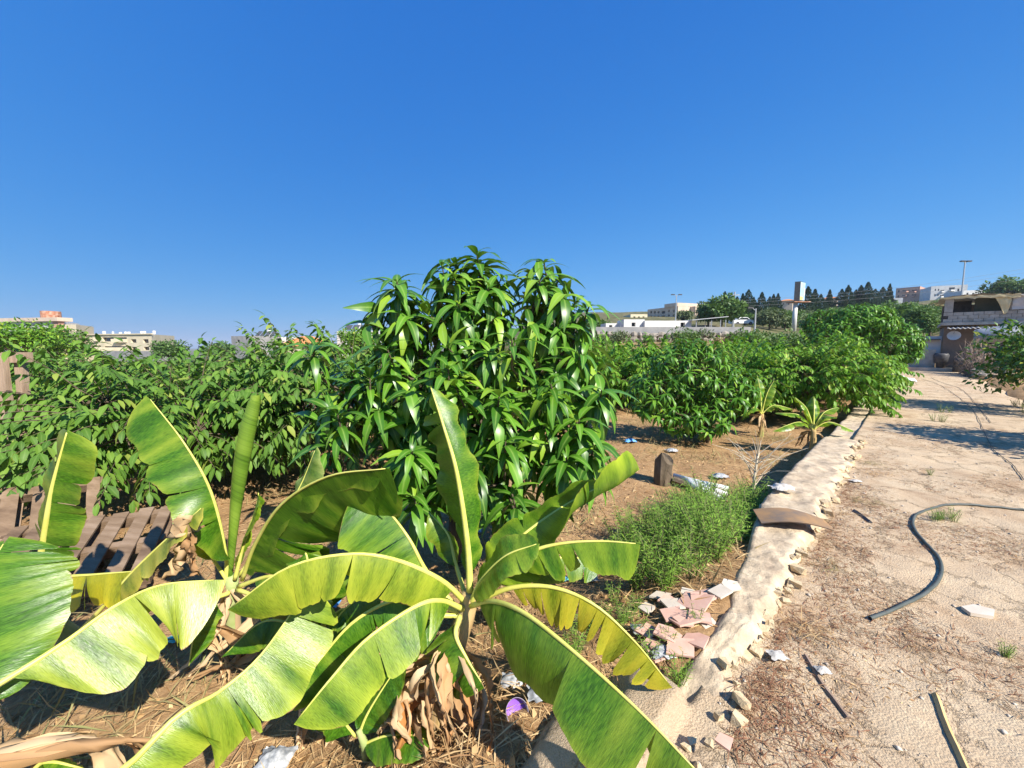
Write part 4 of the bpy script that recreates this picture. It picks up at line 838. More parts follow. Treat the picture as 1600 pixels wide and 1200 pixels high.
for lab, px, yt in (('house with red roof between the cypresses, left of the tall advert', 1224, 470), ('small red roofed house among the cypresses', 1291, 466)):
    building(lab, px-10, 175, px+10, 172, yt, 8, sand_m, win((px-4, px+4), (yt+5,), 2.5, 2.5), 'house', 'house', extras=hip, parapet=0)

# ------------------------------------------------------------------ hillside trees, poles, billboard
cy = [(1133, 458, 125, 1.7), (1152, 461, 130, 1.6), (1161, 458, 132, 1.5), (1170, 454, 125, 2.0), (1178, 461, 128, 1.6), (1191, 455, 118, 2.1), (1203, 464, 125, 1.5), (1209, 462, 130, 1.4), (1216, 456, 132, 1.2), (1263, 447, 112, 2.1), (1274, 453, 116, 2.0), (1283, 456, 120, 1.8), (1297, 451, 140, 1.3),
      (1316, 452, 135, 2.0), (1326, 448, 132, 1.9), (1338, 450, 140, 2.6), (1346, 445, 140, 1.9), (1357, 442, 138, 2.6), (1368, 448, 145, 2.4), (1380, 447, 150, 2.5), (1391, 444, 150, 1.5)]
for k, (px, yt, d, r) in enumerate(cy):
    p = D(px, yt+(k*5 % 7-3), d); r *= .95+.1*(k*3 % 5); g = terrain(p.x, p.y); conifer('dark pointed cypress standing in the row along the hillside', (p.x, p.y, g-.5), p.z-g+.5, r*1.25, 700+k)
bl = [('broad green tree beside the car shelter', 1130, 464, 62, 3.4, bush_m, 2600, .5), ('grey green tree between the car shelter and the cypresses', 1108, 474, 66, 2.6, olive_m, 1800, .45), ('olive tree at the foot of the cypresses', 1204, 484, 70, 2.6, olive_m, 1700, .42), ('dark tree under the tall advert', 1228, 486, 78, 3.0, bush_m, 1700, .45),
      ('round tree on the bank behind the mango, below the white house', 1402, 474, 60, 3.0, bush_m, 1900, .4), ('bushy tree on the bank above the block wall', 1432, 481, 52, 2.5, bush_m, 1900, .35), ('low green shrub tree beside the shack', 1456, 492, 48, 1.7, bush_m, 1400, .3), ('dark wide tree on top of the hill beyond the shack', 1582, 438, 120, 6, bush_m, 2600, .9),
      ('leafy tree in front of the white flat roofed houses', 560, 512, 40, 2.2, anno_r, 2200, .28), ('tree behind the pale solar roofed house', 505, 537, 70, 3, bush_m, 1500, .4), ('leafy tree left of the cabins', 930, 505, 60, 3, bush_m, 1600, .4), ('pale tree below the sand coloured block', 1070, 488, 100, 2.4, olive_m, 1200, .5),
      ('tall tree at the left of the tank house', 30, 508, 30, 3.2, anno_r, 2600, .3), ('spreading tree before the tank house', 85, 514, 34, 2.5, bush_m, 2000, .3), ('green tree right of the cream block', 262, 534, 60, 2.6, bush_m, 1500, .4), ('dark tree in the gap beside the grey block house', 345, 537, 80, 3, bush_m, 1300, .5)]
rb = random.Random(31)
for k in range(20):
    px = 1165+k*14+rb.uniform(-8, 8); bl.append(('green tree in the belt below the cypresses', px, 499-(px-1165)*.085+rb.uniform(-4, 4), rb.uniform(84, 108), rb.uniform(2.6, 4), (bush_m, bush_m, olive_m)[k % 3], 1000, .6))
for k, (lab, px, yt, d, r, mt, n, ls) in enumerate(bl):
    p = D(px, yt, d); g = terrain(p.x, p.y); leafy('broadleaf_tree', lab, (p.x, p.y, g-.2), p.z-g+.2, r, 800+k, int(n*1.5), ls, mt, clumps=34, zc=.56, rz=.46, trunk=.16, group='trees below the cypresses' if 'belt' in lab else None)
for k in range(11):
    px = 1165+k*13; d = 31+2*(k % 3); p = D(px, 515+(k*5 % 9), d); g = terrain(p.x, p.y); leafy('hedge_bush', 'dark dense bush in the hedge between the orchard rows and the billboard', (p.x, p.y, g-.2), max(1.6, p.z-g+.2), 1.5, 850+k, 1500, .24, (bush_m, olive_m, bush_m)[k % 3], 'bush', 'hedge behind the orchard', clumps=24, zc=.5, rz=.5, trunk=.06)
rd = random.Random(77); ns = 0
for k in range(120):                       # scrub on the banks
    px = rd.uniform(900, 1480); d = rd.uniform(47, 135) if px > 1185 else rd.uniform(38, 43.5)
    if 1185 < px < 1470 and d < 47: continue
    p = D(px, 520, d); g = terrain(p.x, p.y)
    if px <= 1185 and rd.random() < .75: continue
    r = rd.uniform(.7, 1.5)*(1 if d < 60 else 1.6); ns += 1
    leafy('scrub_bush', 'low scrub bush on the bank between the orchard and the cypresses' if px > 1185 else 'low scrub bush at the foot of the boulder wall', (p.x, p.y, g-.1), r*1.25, r, 900+k, 420, .26 if d < 60 else .42, (olive_m, bush_m, dryg_m)[rd.choice((0, 0, 1, 1, 2))], 'bush', 'scrub on the bank' if px > 1185 else 'scrub under the boulder wall', clumps=14, zc=.5, rz=.5, trunk=.04)
def lamp_mast(label, px, yt, d, heads):
    p = D(px, yt, d); g = terrain(p.x, p.y); t = thing('lamp_mast', (p.x, p.y, g), label, 'lamp'); m = MB(); m.tube([(p.x, p.y, g-.3), (p.x, p.y, p.z)], [.16, .09], 8); m.build('pole', steel_m, t)
    for s in heads:
        m = MB(); m.tube([(p.x, p.y, p.z-.3), (p.x+s*.6, p.y, p.z+.1)], .05, 5); m.build('arm', steel_m, t); m = MB(); m.box((p.x+s*.85, p.y, p.z+.1), (.8, .4, .22)); m.build('lamp_head', dark_m, t)
lamp_mast('tall twin floodlight mast behind the shack', 1508, 409, 75, (-.5, .8)); lamp_mast('twin street lamp above the sand coloured apartments', 1057, 461, 95, (-1, 1)); lamp_mast('single street lamp next to the cypresses', 1181, 482, 60, (-1,))
p = D(1148, 456, 66); t = thing('utility_pole', (p.x, p.y, terrain(p.x, p.y)), 'grey lattice utility pole by the broad green tree', 'pole'); m = MB(); m.tube([(p.x, p.y, terrain(p.x, p.y)-.3), p], [.2, .12], 6); m.build('pole', steel_m, t); m = MB(); m.box((p.x, p.y, p.z-.5), (1.6, .12, .12)); m.build('cross_arm', steel_m, t)
for k, (x0, y0, x1, y1) in enumerate([(1150, 470, 1600, 411), (1150, 474, 1600, 418), (1150, 479, 1600, 428)]):
    a, b_ = D(x0, y0, 90), D(x1+160, y1-20, 78); m = MB(); m.tube([a.lerp(b_, q/10)-Vector((0, 0, 1.6*math.sin(q/10*math.pi))) for q in range(11)], .018, 4); tag(m.build('power_cable', grey_m), 'thin power cable strung across the sky above the ridge', 'cable', 'power cables over the ridge')
def billboard():
    d = 72; p = D(1241, 505, d); g = terrain(p.x, p.y); zb = D(1241, 471, d).z; zt = D(1241, 441, d).z
    t = thing('billboard', (p.x, p.y, g), 'tall roadside advertising sign on a white column', 'billboard'); m = MB(); m.tube([(p.x, p.y, g-.5), (p.x, p.y, zb)], .36, 14); m.build('column', white_m, t, True)
    f0 = Vector((p.x-.1, p.y-1.0, 0)); f1 = Vector((p.x+1.6, p.y+.1, 0)); l0 = Vector((p.x-.75, p.y-.55, 0)); lf = Vector((p.x+1.0, p.y+.6, 0))
    m = MB(); V = [q+Vector((0, 0, z)) for z in (zb, zt) for q in (l0, f0, f1, lf)]; m.add(V, [(0, 3, 2, 1), (4, 5, 6, 7), (0, 1, 5, 4), (1, 2, 6, 5), (2, 3, 7, 6), (3, 0, 4, 7)]); m.build('cabinet', dark_m, t)
    bl_m = P('poster_blue', (.3, .52, .68), (.5, .68, .78), scale=.6, rough=.5); ye = P('poster_yellow', (.75, .6, .2), rough=.5); n_ = (f1-f0).normalized().cross(Vector((0, 0, 1)))*.04
    def pn(u0, u1, v0, v1, mt, nm, q=1.):
        m = MB(); m.add([f0.lerp(f1, u)+Vector((0, 0, zb+(zt-zb)*v))+n_*q for u, v in ((u0, v0), (u1, v0), (u1, v1), (u0, v1))], [(0, 1, 2, 3)]); m.build(nm, mt, t)
    pn(.04, .96, .05, .97, bl_m, 'poster'); pn(.06, .6, .06, .24, ye, 'poster_strip', 1.5); pn(.72, .95, .3, .7, white_m, 'poster_patch', 1.5)
    m = MB(); m.box((p.x+.45, p.y, zb-.15), (2.9, 2.2, .14)); m.build('walkway', rust_m, t)
billboard()
# ------------------------------------------------------------------ the shack at the end of the path
def shack():
    P0 = Vector((27.2, 25.2, 0)); e = Vector((.7071, -.7071, 0)); bk = Vector((.7071, .7071, 0))
    t = thing('shack', P0, 'two storey shack of blocks and sheets at the end of the path', 'shack')
    def Q(u, d, z): return P0+e*u+bk*d+Vector((0, 0, z))
    def bx(name, u0, u1, d0, d1, z0, z1, mat, par=t):
        m = MB(); V = [Q(u, d, z) for d in (d0, d1) for u in (u0, u1) for z in (z0, z1)]
        m.add(V, [(0, 2, 3, 1), (4, 5, 7, 6), (0, 1, 5, 4), (2, 6, 7, 3), (0, 4, 6, 2), (1, 3, 7, 5)]); return m.build(name, mat, par)
    wall_m = P('shack_wall', (.16, .13, .11), (.24, .2, .17), scale=1.2)
    bx('wall', 0, 1.35, 0, .2, -.2, 2.75, wall_m); bx('wall', 2.6, 7, .0, .2, -.2, 2.75, wall_m); bx('wall', 0, .2, .25, 5, -.2, 2.75, wall_m); bx('wall', 0, 7, 5, 5.2, -.2, 4.4, wall_m)
    bx('door', 1.36, 2.58, .35, .4, 0, 2.2, dark_m)
    bx('floor_slab', -.15, 7, -.5, 5, 2.85, 3.02, block_m)
    for r in range(3):                     # block parapet, course by course
        for k in range(17):
            o = .2 if r % 2 else 0; u = -.1+k*.41+o
            if u > 6.8: continue
            bx('block', u+.008, u+.4, -.42+.01*((k*7+r) % 3), -.22, 3.03+r*.2, 3.22+r*.2, block_m)
    bx('pillar', -.08, .28, -.4, -.1, 3.64, 4.5, block_m); bx('pillar', 2.5, 2.8, -.4, -.1, 3.64, 4.5, block_m)
    bx('back_panel', 1.2, 2.5, .6, .65, 3.03, 4.5, P('shade_cloth', (.1, .11, .08), (.14, .14, .11), scale=3)); bx('back_panel', .2, 1.2, 2.4, 2.45, 3.03, 4.5, dark_m)
    def sheet(name, f, mat, nu=14, nv=8):
        m = MB(); V = [f(i/nu, j/nv) for i in range(nu+1) for j in range(nv+1)]; m.add(V, [(i*(nv+1)+j, (i+1)*(nv+1)+j, (i+1)*(nv+1)+j+1, i*(nv+1)+j+1) for i in range(nu) for j in range(nv)]); return m.build(name, mat, t, True)
    nz = lambda a, b_, k: noise.noise(Vector((a*5, b_*5, k)))
    tarp_y = P('yellow_tarpaulin', (.68, .54, .28), (.76, .64, .38), scale=2); tarp_w = P('white_tarpaulin', (.7, .67, .6), (.8, .78, .72), scale=2); tarp_g = P('clear_plastic_sheet', (.42, .4, .37), (.6, .58, .55), scale=1.2, rough=.35)
    sheet('roof_tarp', lambda a, b_: Q(-.3+a*7.4, -.6+b_*5.6, 4.55+.12*nz(a*3, b_, 1)+.12*math.sin(a*9)*(1-b_)), tarp_w, 30, 10)
    sheet('roof_tarp_edge', lambda a, b_: Q(-.3+a*3.1, -.62+.05*nz(a*3, b_, 2), 4.56-(.1+.12*a)*b_+.1*nz(a*3, 0, 1)), tarp_y, 20, 4)
    sheet('hanging_tarp', lambda a, b_: Q(1.75+a*.75+b_*.35*(1-a), -.55+.08*nz(a, b_, 5), 4.5-b_*(.35+.75*math.sin(a*math.pi)**.7)), tarp_y, 10, 10)
    sheet('plastic_screen', lambda a, b_: Q(2.55+a*4.5, -.46+.12*nz(a*2, b_*2, 6), 3.66+b_*.85), tarp_g, 24, 8)
    sheet('corrugated_awning', lambda a, b_: Q(.1+a*1.9, -.9+b_*.85, 2.62+.16*b_+.03*math.sin(a*60)), steel_m, 60, 3)
    blue = P('grey_blue_sheet', (.2, .23, .28), (.3, .33, .38), scale=1, rough=.35)
    sheet('slung_sheet', lambda a, b_: Q(1.15+a*1.9, -1.3-.45*math.sin(b_*math.pi)*math.sin(math.pi*min(1, a*.9+.15)), 1.75+b_*(.75+.45*a)+.06*nz(a, b_, 4)), blue, 16, 12)
    bx('plank_fence', 1.7, 1.85, -3.2, -3.15, 0, 1.7, wood_m)
    # left annex
    bx('annex_wall', -1.75, -.25, -.3, -.1, 0, 1.35, block_m); bx('annex_screen', -.75, -.05, .2, .25, 1.0, 2.2, P('pale_sheet', (.5, .5, .52), (.6, .6, .62), scale=2)); bx('annex_roof', -1.5, -.1, -.2, 1.5, 1.95, 2.02, dark_m)
    bx('annex_gate', -2.3, -1.8, -.28, -.22, .1, 1.3, P('white_gate', (.55, .55, .56), (.66, .66, .66), scale=2)); bx('step', -1.7, 1.6, -.8, -.32, 0, .22, block_m)
    def low(name, label, cat, mk, mat):
        m = MB(); mk(m); return tag(m.build(name, mat, None, True), label, cat)
    m = MB(); c = Q(.42, -.55, 2.22); n = Vector((-.75, -.6, .35)).normalized(); a_ = n.cross(Vector((0, 0, 1))).normalized(); b2 = n.cross(a_); V = [c+n*-.08]
    for r in (.16, .3):
        V += [c+(a_*math.cos(g*.3927)+b2*math.sin(g*.3927))*r+n*(-.08+.9*r*r) for g in range(16)]
    m.add(V, [(0, 1+g, 1+(g+1) % 16) for g in range(16)]+[(1+g, 17+g, 17+(g+1) % 16, 1+(g+1) % 16) for g in range(16)])
    dsh = thing('satellite_dish', c, 'round pale satellite dish on the shack front', 'satellite dish'); m.build('dish', white_m, dsh, True)
    m = MB(); m.tube([c-n*.08, c-n*.3, Q(.42, .0, 2.1)], .02, 6); m.build('arm', steel_m, dsh); m = MB(); m.tube([c-b2*.26, c+n*.28], .01, 5); m.build('feed', dark_m, dsh)
    low('black_bin', 'round black bin on the step of the shack', 'bin', lambda m: m.tube([Q(-.02, -.6, .22), Q(-.02, -.6, .5), Q(-.02, -.6, .52), Q(-.02, -.6, 1.0), Q(-.02, -.6, 1.12), Q(-.02, -.6, 1.15)], [.2, .22, .3, .36, .3, .1], 14), dark_m)
    low('oil_drum', 'grey drum beside the shack door', 'drum', lambda m: m.tube([Q(.75, -.9, 0), Q(.75, -.9, .3), Q(.75, -.9, .31), Q(.75, -.9, .6), Q(.75, -.9, .61), Q(.75, -.9, .85)], [.27, .27, .285, .27, .285, .27], 14), dark_m)
    low('crate', 'reddish wooden crate by the white gate', 'crate', lambda m: [m.box(Q(-1.7+.0, -1.0, z), (.5, .4, .1), Matrix.Rotation(-.78, 3, 'Z')) for z in (.06, .2, .34)], P('red_crate', (.45, .2, .12), (.55, .3, .2), scale=4))
    cl = thing('clothes_line', Q(1.0, -1.9, 0), 'pale rags hung beside the dry brush fence', 'rags'); 
    m = MB(); V = [Q(.95+a*.25, -1.9+.04*nz(a, b_, 3), 1.5-b_*1.0) for a in (0, .33, .66, 1) for b_ in (0, .25, .5, .75, 1)]; m.add(V, [(i*5+j, i*5+j+5, i*5+j+6, i*5+j+1) for i in range(3) for j in range(4)]); m.build('cloth', P('pale_cloth', (.5, .58, .58), (.66, .7, .7), scale=4), cl, True)
    m = MB(); m.tube([Q(.93, -1.9, 0), Q(.93, -1.9, 1.6)], .03, 6); m.build('post', dtwig_m, cl)
    # the fence of dry brush along the path side
    bf = thing('brush_fence', Q(1.4, -3, 0), 'grey fence of piled dry brush at the shack', 'fence'); rd = random.Random(4); m = MB()
    for k in range(900):
        d = -2.2-rd.random()*4.2; h = 1.75-1.1*clamp((-2.2-d)/4.2)+rd.uniform(-.3, .2); u = 1.25+rd.gauss(0, .22)-(-2.2-d)*.02; z = rd.uniform(0, max(.2, h)); a = Vector((rd.gauss(0, .25), rd.gauss(0, .25), rd.uniform(.15, .5)))
        c = Q(u, d, z); m.tube([c-a, c+Vector((rd.gauss(0, .04), rd.gauss(0, .04), .02)), c+a], [.014, .011, .005], 3, False)
    tag(m.build('brush', P('dry_brush', (.17, .125, .095), (.3, .23, .18), scale=6), bf), kind='stuff')
    for d in (-3.2, -5.2): m = MB(); m.tube([Q(1.35, d, -.1), Q(1.3, d-.05, 1.75)], [.05, .04], 7); m.build('post', wood_m, bf)
    for k in range(22):                    # rubble at the foot of the brush
        c = Q(.95+rd.uniform(-.1, 1.0), -5.2-rd.random()*3.2, .08+rd.random()*.25); r = rd.uniform(.12, .26); m = MB(); V = []
        for a in range(5):
            la = -math.pi/2+math.pi*a/4
            for g in range(7): q = Vector((math.cos(la)*math.cos(g*.9), math.cos(la)*math.sin(g*.9), math.sin(la)*.7)); q *= 1+.4*noise.noise(q*1.4+Vector((k*2.3, 0, 0))); V.append(c+q*r)
        m.add(V, [(a*7+g, a*7+(g+1) % 7, (a+1)*7+(g+1) % 7, (a+1)*7+g) for a in range(4) for g in range(7)])
        tag(m.build('rubble_stone', (stone_m, wood_m)[k % 5 == 0]), 'lump of rubble piled at the foot of the brush fence', 'stone', 'rubble by the brush fence')
shack()

# ------------------------------------------------------------------ litter, props, weeds
def crumple(name, label, cat, c, size, mat, seed, flat=.5, group=None):
    rd = random.Random(seed); n = 12; V = []; c = Vector(c)
    for i in range(n+1):
        for j in range(n+1):
            u, v = i/n-.5, j/n-.5; r = 1+.4*noise.noise(Vector((u*4, v*4, seed))); d = math.hypot(u, v)
            z = max(0, (flat*(1-(d*1.9)**2)))+.45*noise.noise(Vector((u*6, v*6, seed+3)))*flat+.2*noise.noise(Vector((u*15, v*15, seed)))*flat
            V.append(c+Vector((u*size*r, v*size*r*.8, max(.003, (z+.12)*size*.6))))
    m = MB(); m.add(V, [(i*(n+1)+j, (i+1)*(n+1)+j, (i+1)*(n+1)+j+1, i*(n+1)+j+1) for i in range(n) for j in range(n)]); o = m.build(name, mat, None, True, origin=c); return tag(o, label, cat, group)
film_m = P('plastic_film', (.22, .23, .24), (.52, .53, .54), scale=28, rough=.25, spec=.5); bluef_m = P('blue_film', (.08, .28, .6), (.2, .45, .75), scale=9, rough=.3)
turq_m = P('turquoise_plastic', (.05, .4, .42), (.15, .55, .55), scale=9, rough=.3); paper_m = P('paper', (.4, .37, .33), (.6, .57, .52), scale=25)
def on(px, py, z=ORCH): 
    p = G(px, py, z); 
    for _ in range(4): p = G(px, py, terrain(p.x, p.y)+.025) if (p.y-p.x)/Q2 > .72 else G(px, py, .04)
    return p
for k, (px, py, s, mt, lab) in enumerate([(985, 690, .34, bluef_m, 'crumpled blue plastic bag on the soil behind the mango'), (1125, 745, .3, film_m, 'clear plastic sheet lying on the straw by the white pipes'), (1050, 705, .3, film_m, 'whitish plastic scrap under the small mango'),
    (880, 905, .12, turq_m, 'turquoise plastic scrap in the weeds near the yellow leaf'), (905, 890, .16, film_m, 'white foam scrap beside the feathery weeds'), (925, 905, .14, film_m, 'white foam scrap in the weeds, next to the blue bottle top'), (940, 880, .12, bluef_m, 'small blue wrapper in the weeds'),
    (1000, 985, .13, film_m, 'white bag scrap by the torn yellow leaf'), (1035, 1020, .16, film_m, 'white torn bag by the tip of the yellow leaf'), (985, 1050, .09, film_m, 'small white scrap under the yellow leaf'), (845, 1085, .17, film_m, 'clear plastic bag next to the purple tub'), (800, 1065, .16, film_m, 'milky plastic bag behind the purple tub'),
    (430, 1190, .22, film_m, 'shiny white plastic dish under the dried leaves'), (270, 1000, .12, turq_m, 'dark turquoise scrap beneath the yellow leaf'), (330, 975, .14, film_m, 'white scrap at the foot of the left banana'), (520, 945, .14, bluef_m, 'blue scrap under the arching banana leaves'), (1160, 640, .3, film_m, 'pale plastic sheet in the shade by the young banana'), (745, 830, .14, film_m, 'white plastic scrap under the mango')]):
    crumple('plastic_scrap', lab, 'litter', on(px, py), s*.7, mt, 30+k, .34)
crumple('white_rag', 'white rag lying on the low wall', 'rag', G(1222, 764, .11), .2, paper_m, 61, .35); crumple('paper_scrap', 'white paper scrap on the path beside the low wall', 'litter', G(1337, 752, .02), .1, paper_m, 62, .2)
crumple('paper_scrap', 'white paper scrap at the crumbled wall edge', 'litter', G(1214, 1025, .03), .08, paper_m, 63, .25); crumple('paper_scrap', 'small white foam piece near the dark stick', 'litter', G(1285, 1048, .02), .06, paper_m, 64, .4)
crumple('white_sack', 'pale blue and white sheet over the wall near the mango', 'sack', G(1398, 601, .02)+Vector((-.2, .2, .1)), 1.3, P('sack_cloth', (.45, .58, .72), (.78, .78, .76), scale=2), 65, .5)
m = MB(); c = on(880, 915); m.tube([c+Vector((0, 0, .05)), c+Vector((.015, .01, .075))], .016, 10); tag(m.build('bottle_cap', bluef_m), 'blue bottle cap among the white scraps', 'bottle cap')
# purple tub
def tub():
    c = D(808, 1112, 1.66); ax = Vector((.12, -.75, .65)).normalized(); a_ = ax.cross(Vector((0, 0, 1))).normalized(); b_ = ax.cross(a_); t = thing('plastic_tub', c-ax*.08, 'clear plastic tub with purple bottom lying by the banana stem', 'tub')
    def lathe(name, pr, mat):
        m = MB(); V = [c+ax*z+(a_*math.cos(g*.2618)+b_*math.sin(g*.2618))*r for r, z in pr for g in range(24)]; m.add(V, [(i*24+g, i*24+(g+1) % 24, (i+1)*24+(g+1) % 24, (i+1)*24+g) for i in range(len(pr)-1) for g in range(24)]); return m.build(name, mat, t, True)
    wallm = P('milky_plastic', (.3, .26, .33), (.4, .36, .42), scale=8, rough=.3); pur = P('purple_plastic', (.22, .09, .46), (.25, .11, .5), scale=6, rough=.4)
    lathe('wall', [(r_*.8, z_*.8) for r_, z_ in [(.055, -.09), (.064, .0), (.066, .0), (.0645, .003), (.0625, 0), (.0535, -.088)]], wallm); lathe('bottom', [(r_*.8, z_*.8) for r_, z_ in [(.0001, -.05), (.05, -.05), (.057, -.045)]], pur); lathe('base', [(r_*.8, z_*.8) for r_, z_ in [(.0001, -.091), (.054, -.091)]], pur)
tub()
# broken tiles
rd = random.Random(12); rt = random.Random(91); tp = P('pink_tile', (.56, .33, .25), (.64, .42, .33), scale=8, rough=.6); tw = P('white_tile', (.56, .48, .38), (.66, .58, .48), scale=8, rough=.5)
tl = [(1085, 940, .17, 0), (1105, 930, .13, 0), (1070, 968, .14, 0), (1050, 962, .1, 0), (1095, 965, .11, 0), (1088, 1000, .12, 0), (1065, 1012, .12, 0), (1045, 990, .1, 0), (1140, 915, .09, 1), (1125, 925, .09, 1), (1110, 980, .09, 1), (1055, 945, .12, 1), (1130, 1158, .05, 0), (1020, 1010, .08, 0)]
tl += [(rt.uniform(1000, 1125), rt.uniform(925, 1075), rt.uniform(.04, .1), int(rt.random() < .35)) for _ in range(26)]
for k, (px, py, s, wh) in enumerate(tl):
    c = G(px, py, -.06 if px < 1120 else .1)
    if k > 13 and (c.y-c.x)/Q2 < .82: continue
    c = c if px >= 1120 else on(px, py); n = rd.choice((4, 4, 5)); a0 = rd.random()*6; poly = [(math.cos(a0+g*6.283/n)*s*rd.uniform(.55, 1.0), math.sin(a0+g*6.283/n)*s*rd.uniform(.45, .8)) for g in range(n)]
    Mx = Matrix.Translation(c) @ Matrix.Rotation(rd.uniform(-.15, .2), 4, 'X') @ Matrix.Rotation(rd.uniform(-.2, .1), 4, 'Y'); m = MB(); m.prism(poly, 0, .011, Mx)
    tag(m.build('tile_shard', tw if wh else tp), 'broken white tile piece lying by the low wall' if wh else 'broken pink tile piece lying by the low wall', 'tile', 'broken white tiles' if wh else 'broken pink tiles')
# hose, sticks, slab on the path
hp = [G(px, py, .02) for px, py in [(1360, 963), (1400, 948), (1440, 929), (1466, 905), (1472, 882), (1462, 862), (1445, 845), (1430, 828), (1427, 812), (1437, 799), (1465, 791), (1510, 788), (1560, 791), (1610, 796), (1680, 806)]]
m = MB(); m.tube([Vector((p.x, p.y, pz((p.x+p.y)/Q2, (p.y-p.x)/Q2)+.014)) for p in crom(hp, 70)], .0105, 9, False); hz = m.build('hose', P('dark_green_hose', (.07, .085, .075), (.11, .12, .11), scale=10, rough=.45), None, True); tag(hz, 'dark green hose curving across the sandy path', 'hose')
hp = [G(px, py, .012) for px, py in [(1600, 750), (1590, 735), (1575, 720), (1555, 705), (1545, 690), (1520, 640), (1490, 615), (1465, 600), (1440, 592)]]
m = MB(); m.tube([Vector((p.x, p.y, pz((p.x+p.y)/Q2, (p.y-p.x)/Q2)+.012)) for p in crom(hp, 40)], .0045, 6, False); tag(m.build('thin_pipe', dark_m, None, True), 'thin black pipe running along the path to the shack', 'pipe')
hp = [G(px, py, .012) for px, py in [(1548, 660), (1520, 625), (1500, 607), (1470, 597), (1455, 590)]]
m = MB(); m.tube([Vector((p.x, p.y, pz((p.x+p.y)/Q2, (p.y-p.x)/Q2)+.012)) for p in crom(hp, 30)], .0045, 6, False); tag(m.build('thin_pipe', dark_m, None, True), 'thin black pipe branching off towards the brush fence', 'pipe')
def stick(name, label, cat, pts, r, mat, sides=5):
    m = MB(); q_ = crom([G(x, y, 0) for x, y, z in pts], 12); m.tube([Vector((p.x, p.y, pz((p.x+p.y)/Q2, (p.y-p.x)/Q2)+r*.45)) for p in q_], r, sides); return tag(m.build(name, mat), label, cat)
stick('wood_strip', 'yellowish wooden strip lying on the path', 'stick', [(1461, 1088, .015), (1480, 1140, .015), (1515, 1215, .02)], .013, P('yellow_wood', (.5, .33, .14), (.6, .42, .2), scale=8), 4)
stick('dark_stick', 'thin dark stick on the path below the crumbled wall', 'stick', [(1258, 1025, .02), (1285, 1070, .015), (1325, 1122, .015)], .01, P('dark_wood', (.2, .14, .1), (.3, .22, .17), scale=8)); stick('black_strip', 'short black rubber strip near the brown weeds', 'strip', [(1334, 800, .015), (1345, 806, .012), (1360, 817, .012)], .018, dark_m, 4)
m = MB(); m.prism([(-.08, -.03), (.02, -.06), (.1, .0), (.03, .05), (-.07, .03)], 0, .02, Matrix.Translation(G(1528, 957, -.004))); tag(m.build('tile_shard', tw), 'pale stone slab piece lying alone on the path', 'stone')
# rusty curved plate on the wall
def plate():
    c = G(1238, 812, .13); m = MB(); V = []; a = Vector((1, -.35, 0)).normalized(); b_ = Vector((.35, 1, 0)).normalized()
    for z in (0, .006):
        for i in range(9):
            for j in range(5): u, v = i/8-.5, j/4-.5; V.append(c+a*u*.52+b_*v*.3*(1-.5*max(0, u))+Vector((0, 0, .05*math.cos(u*3)+z-.015)))
    f = [(i*5+j, (i+1)*5+j, (i+1)*5+j+1, i*5+j+1) for i in range(8) for j in range(4)]; m.add(V, f+[tuple(45+q for q in reversed(k)) for k in f]); tag(m.build('rusty_plate', P('rusty_orange_plate', (.16, .13, .11), (.26, .17, .1), (.38, .22, .1), scale=5), None, True), 'bent rusty plate lying across the low wall', 'plate')
plate()
for k in range(4):
    a = G(1052+k*5, 750+k*3, ORCH); b_ = G(1138-k*3, 768+k*9, ORCH); a.z = ORCH+.07+.015*k; b_.z = ORCH+.04; m = MB(); m.tube([a, a.lerp(b_, .5)-Vector((0, 0, .01)), b_], .035, 10); tag(m.build('white_pipe', plas_w, None, True), 'white plastic pipe in the bundle beside the stump', 'pipe', 'bundle of white pipes')
def stump():
    c = Vector((2.2, 5.6, ORCH)); t = thing('tree_stump', c, 'jagged grey stump wrapped in bark next to the white pipes', 'stump'); m = MB(); n = 14; V = []
    for z in (-.05, .1, .22, .36):
        for g in range(n):
            a = g/n*6.283; r = .13*(1+.25*noise.noise(Vector((math.cos(a)*1.5, math.sin(a)*1.5, z*3)))); top = .14*noise.noise(Vector((math.cos(a)*2, math.sin(a)*2, 9)))+(.08 if g in (2, 3, 9) else 0) if z > .3 else 0; V.append(c+Vector((math.cos(a)*r, math.sin(a)*r, z+top)))
    m.add(V, [(i*n+g, i*n+(g+1) % n, (i+1)*n+(g+1) % n, (i+1)*n+g) for i in range(3) for g in range(n)]+[tuple(3*n+g for g in range(n))]); m.build('trunk', bark_m, t)
    m = MB(); m.tube([c+Vector((.1, -.1, .1)), c+Vector((.3, -.25, .05)), c+Vector((.55, -.3, .03))], [.05, .04, .02], 7); m.build('root', bark_m, t)
stump()
def dry_shrub():
    c = G(1178, 775, ORCH+.1); c.z = ORCH; t = thing('dry_shrub', c, 'leafless pale dry shrub behind the low wall', 'shrub'); rd = random.Random(6); m = MB(); top = D(1185, 708, c.y+.1)
    m.tube(crom([c, c.lerp(top, .5)+Vector((-.02, 0, 0)), top], 8), [.022-.0012*k for k in range(8)], 6); m.build('stem', dtwig_m, t, True)
    for k in range(26):
        s = c.lerp(top, rd.uniform(.35, 1)); d = Vector((rd.gauss(.15, .5), rd.gauss(0, .4), rd.uniform(.05, .7))).normalized()*rd.uniform(.25, .7); m = MB(); m.tube([s, s+d*.5+Vector((0, 0, .04)), s+d], [.006, .004, .002], 4, False); m.build('twig', dtwig_m, t)
dry_shrub()
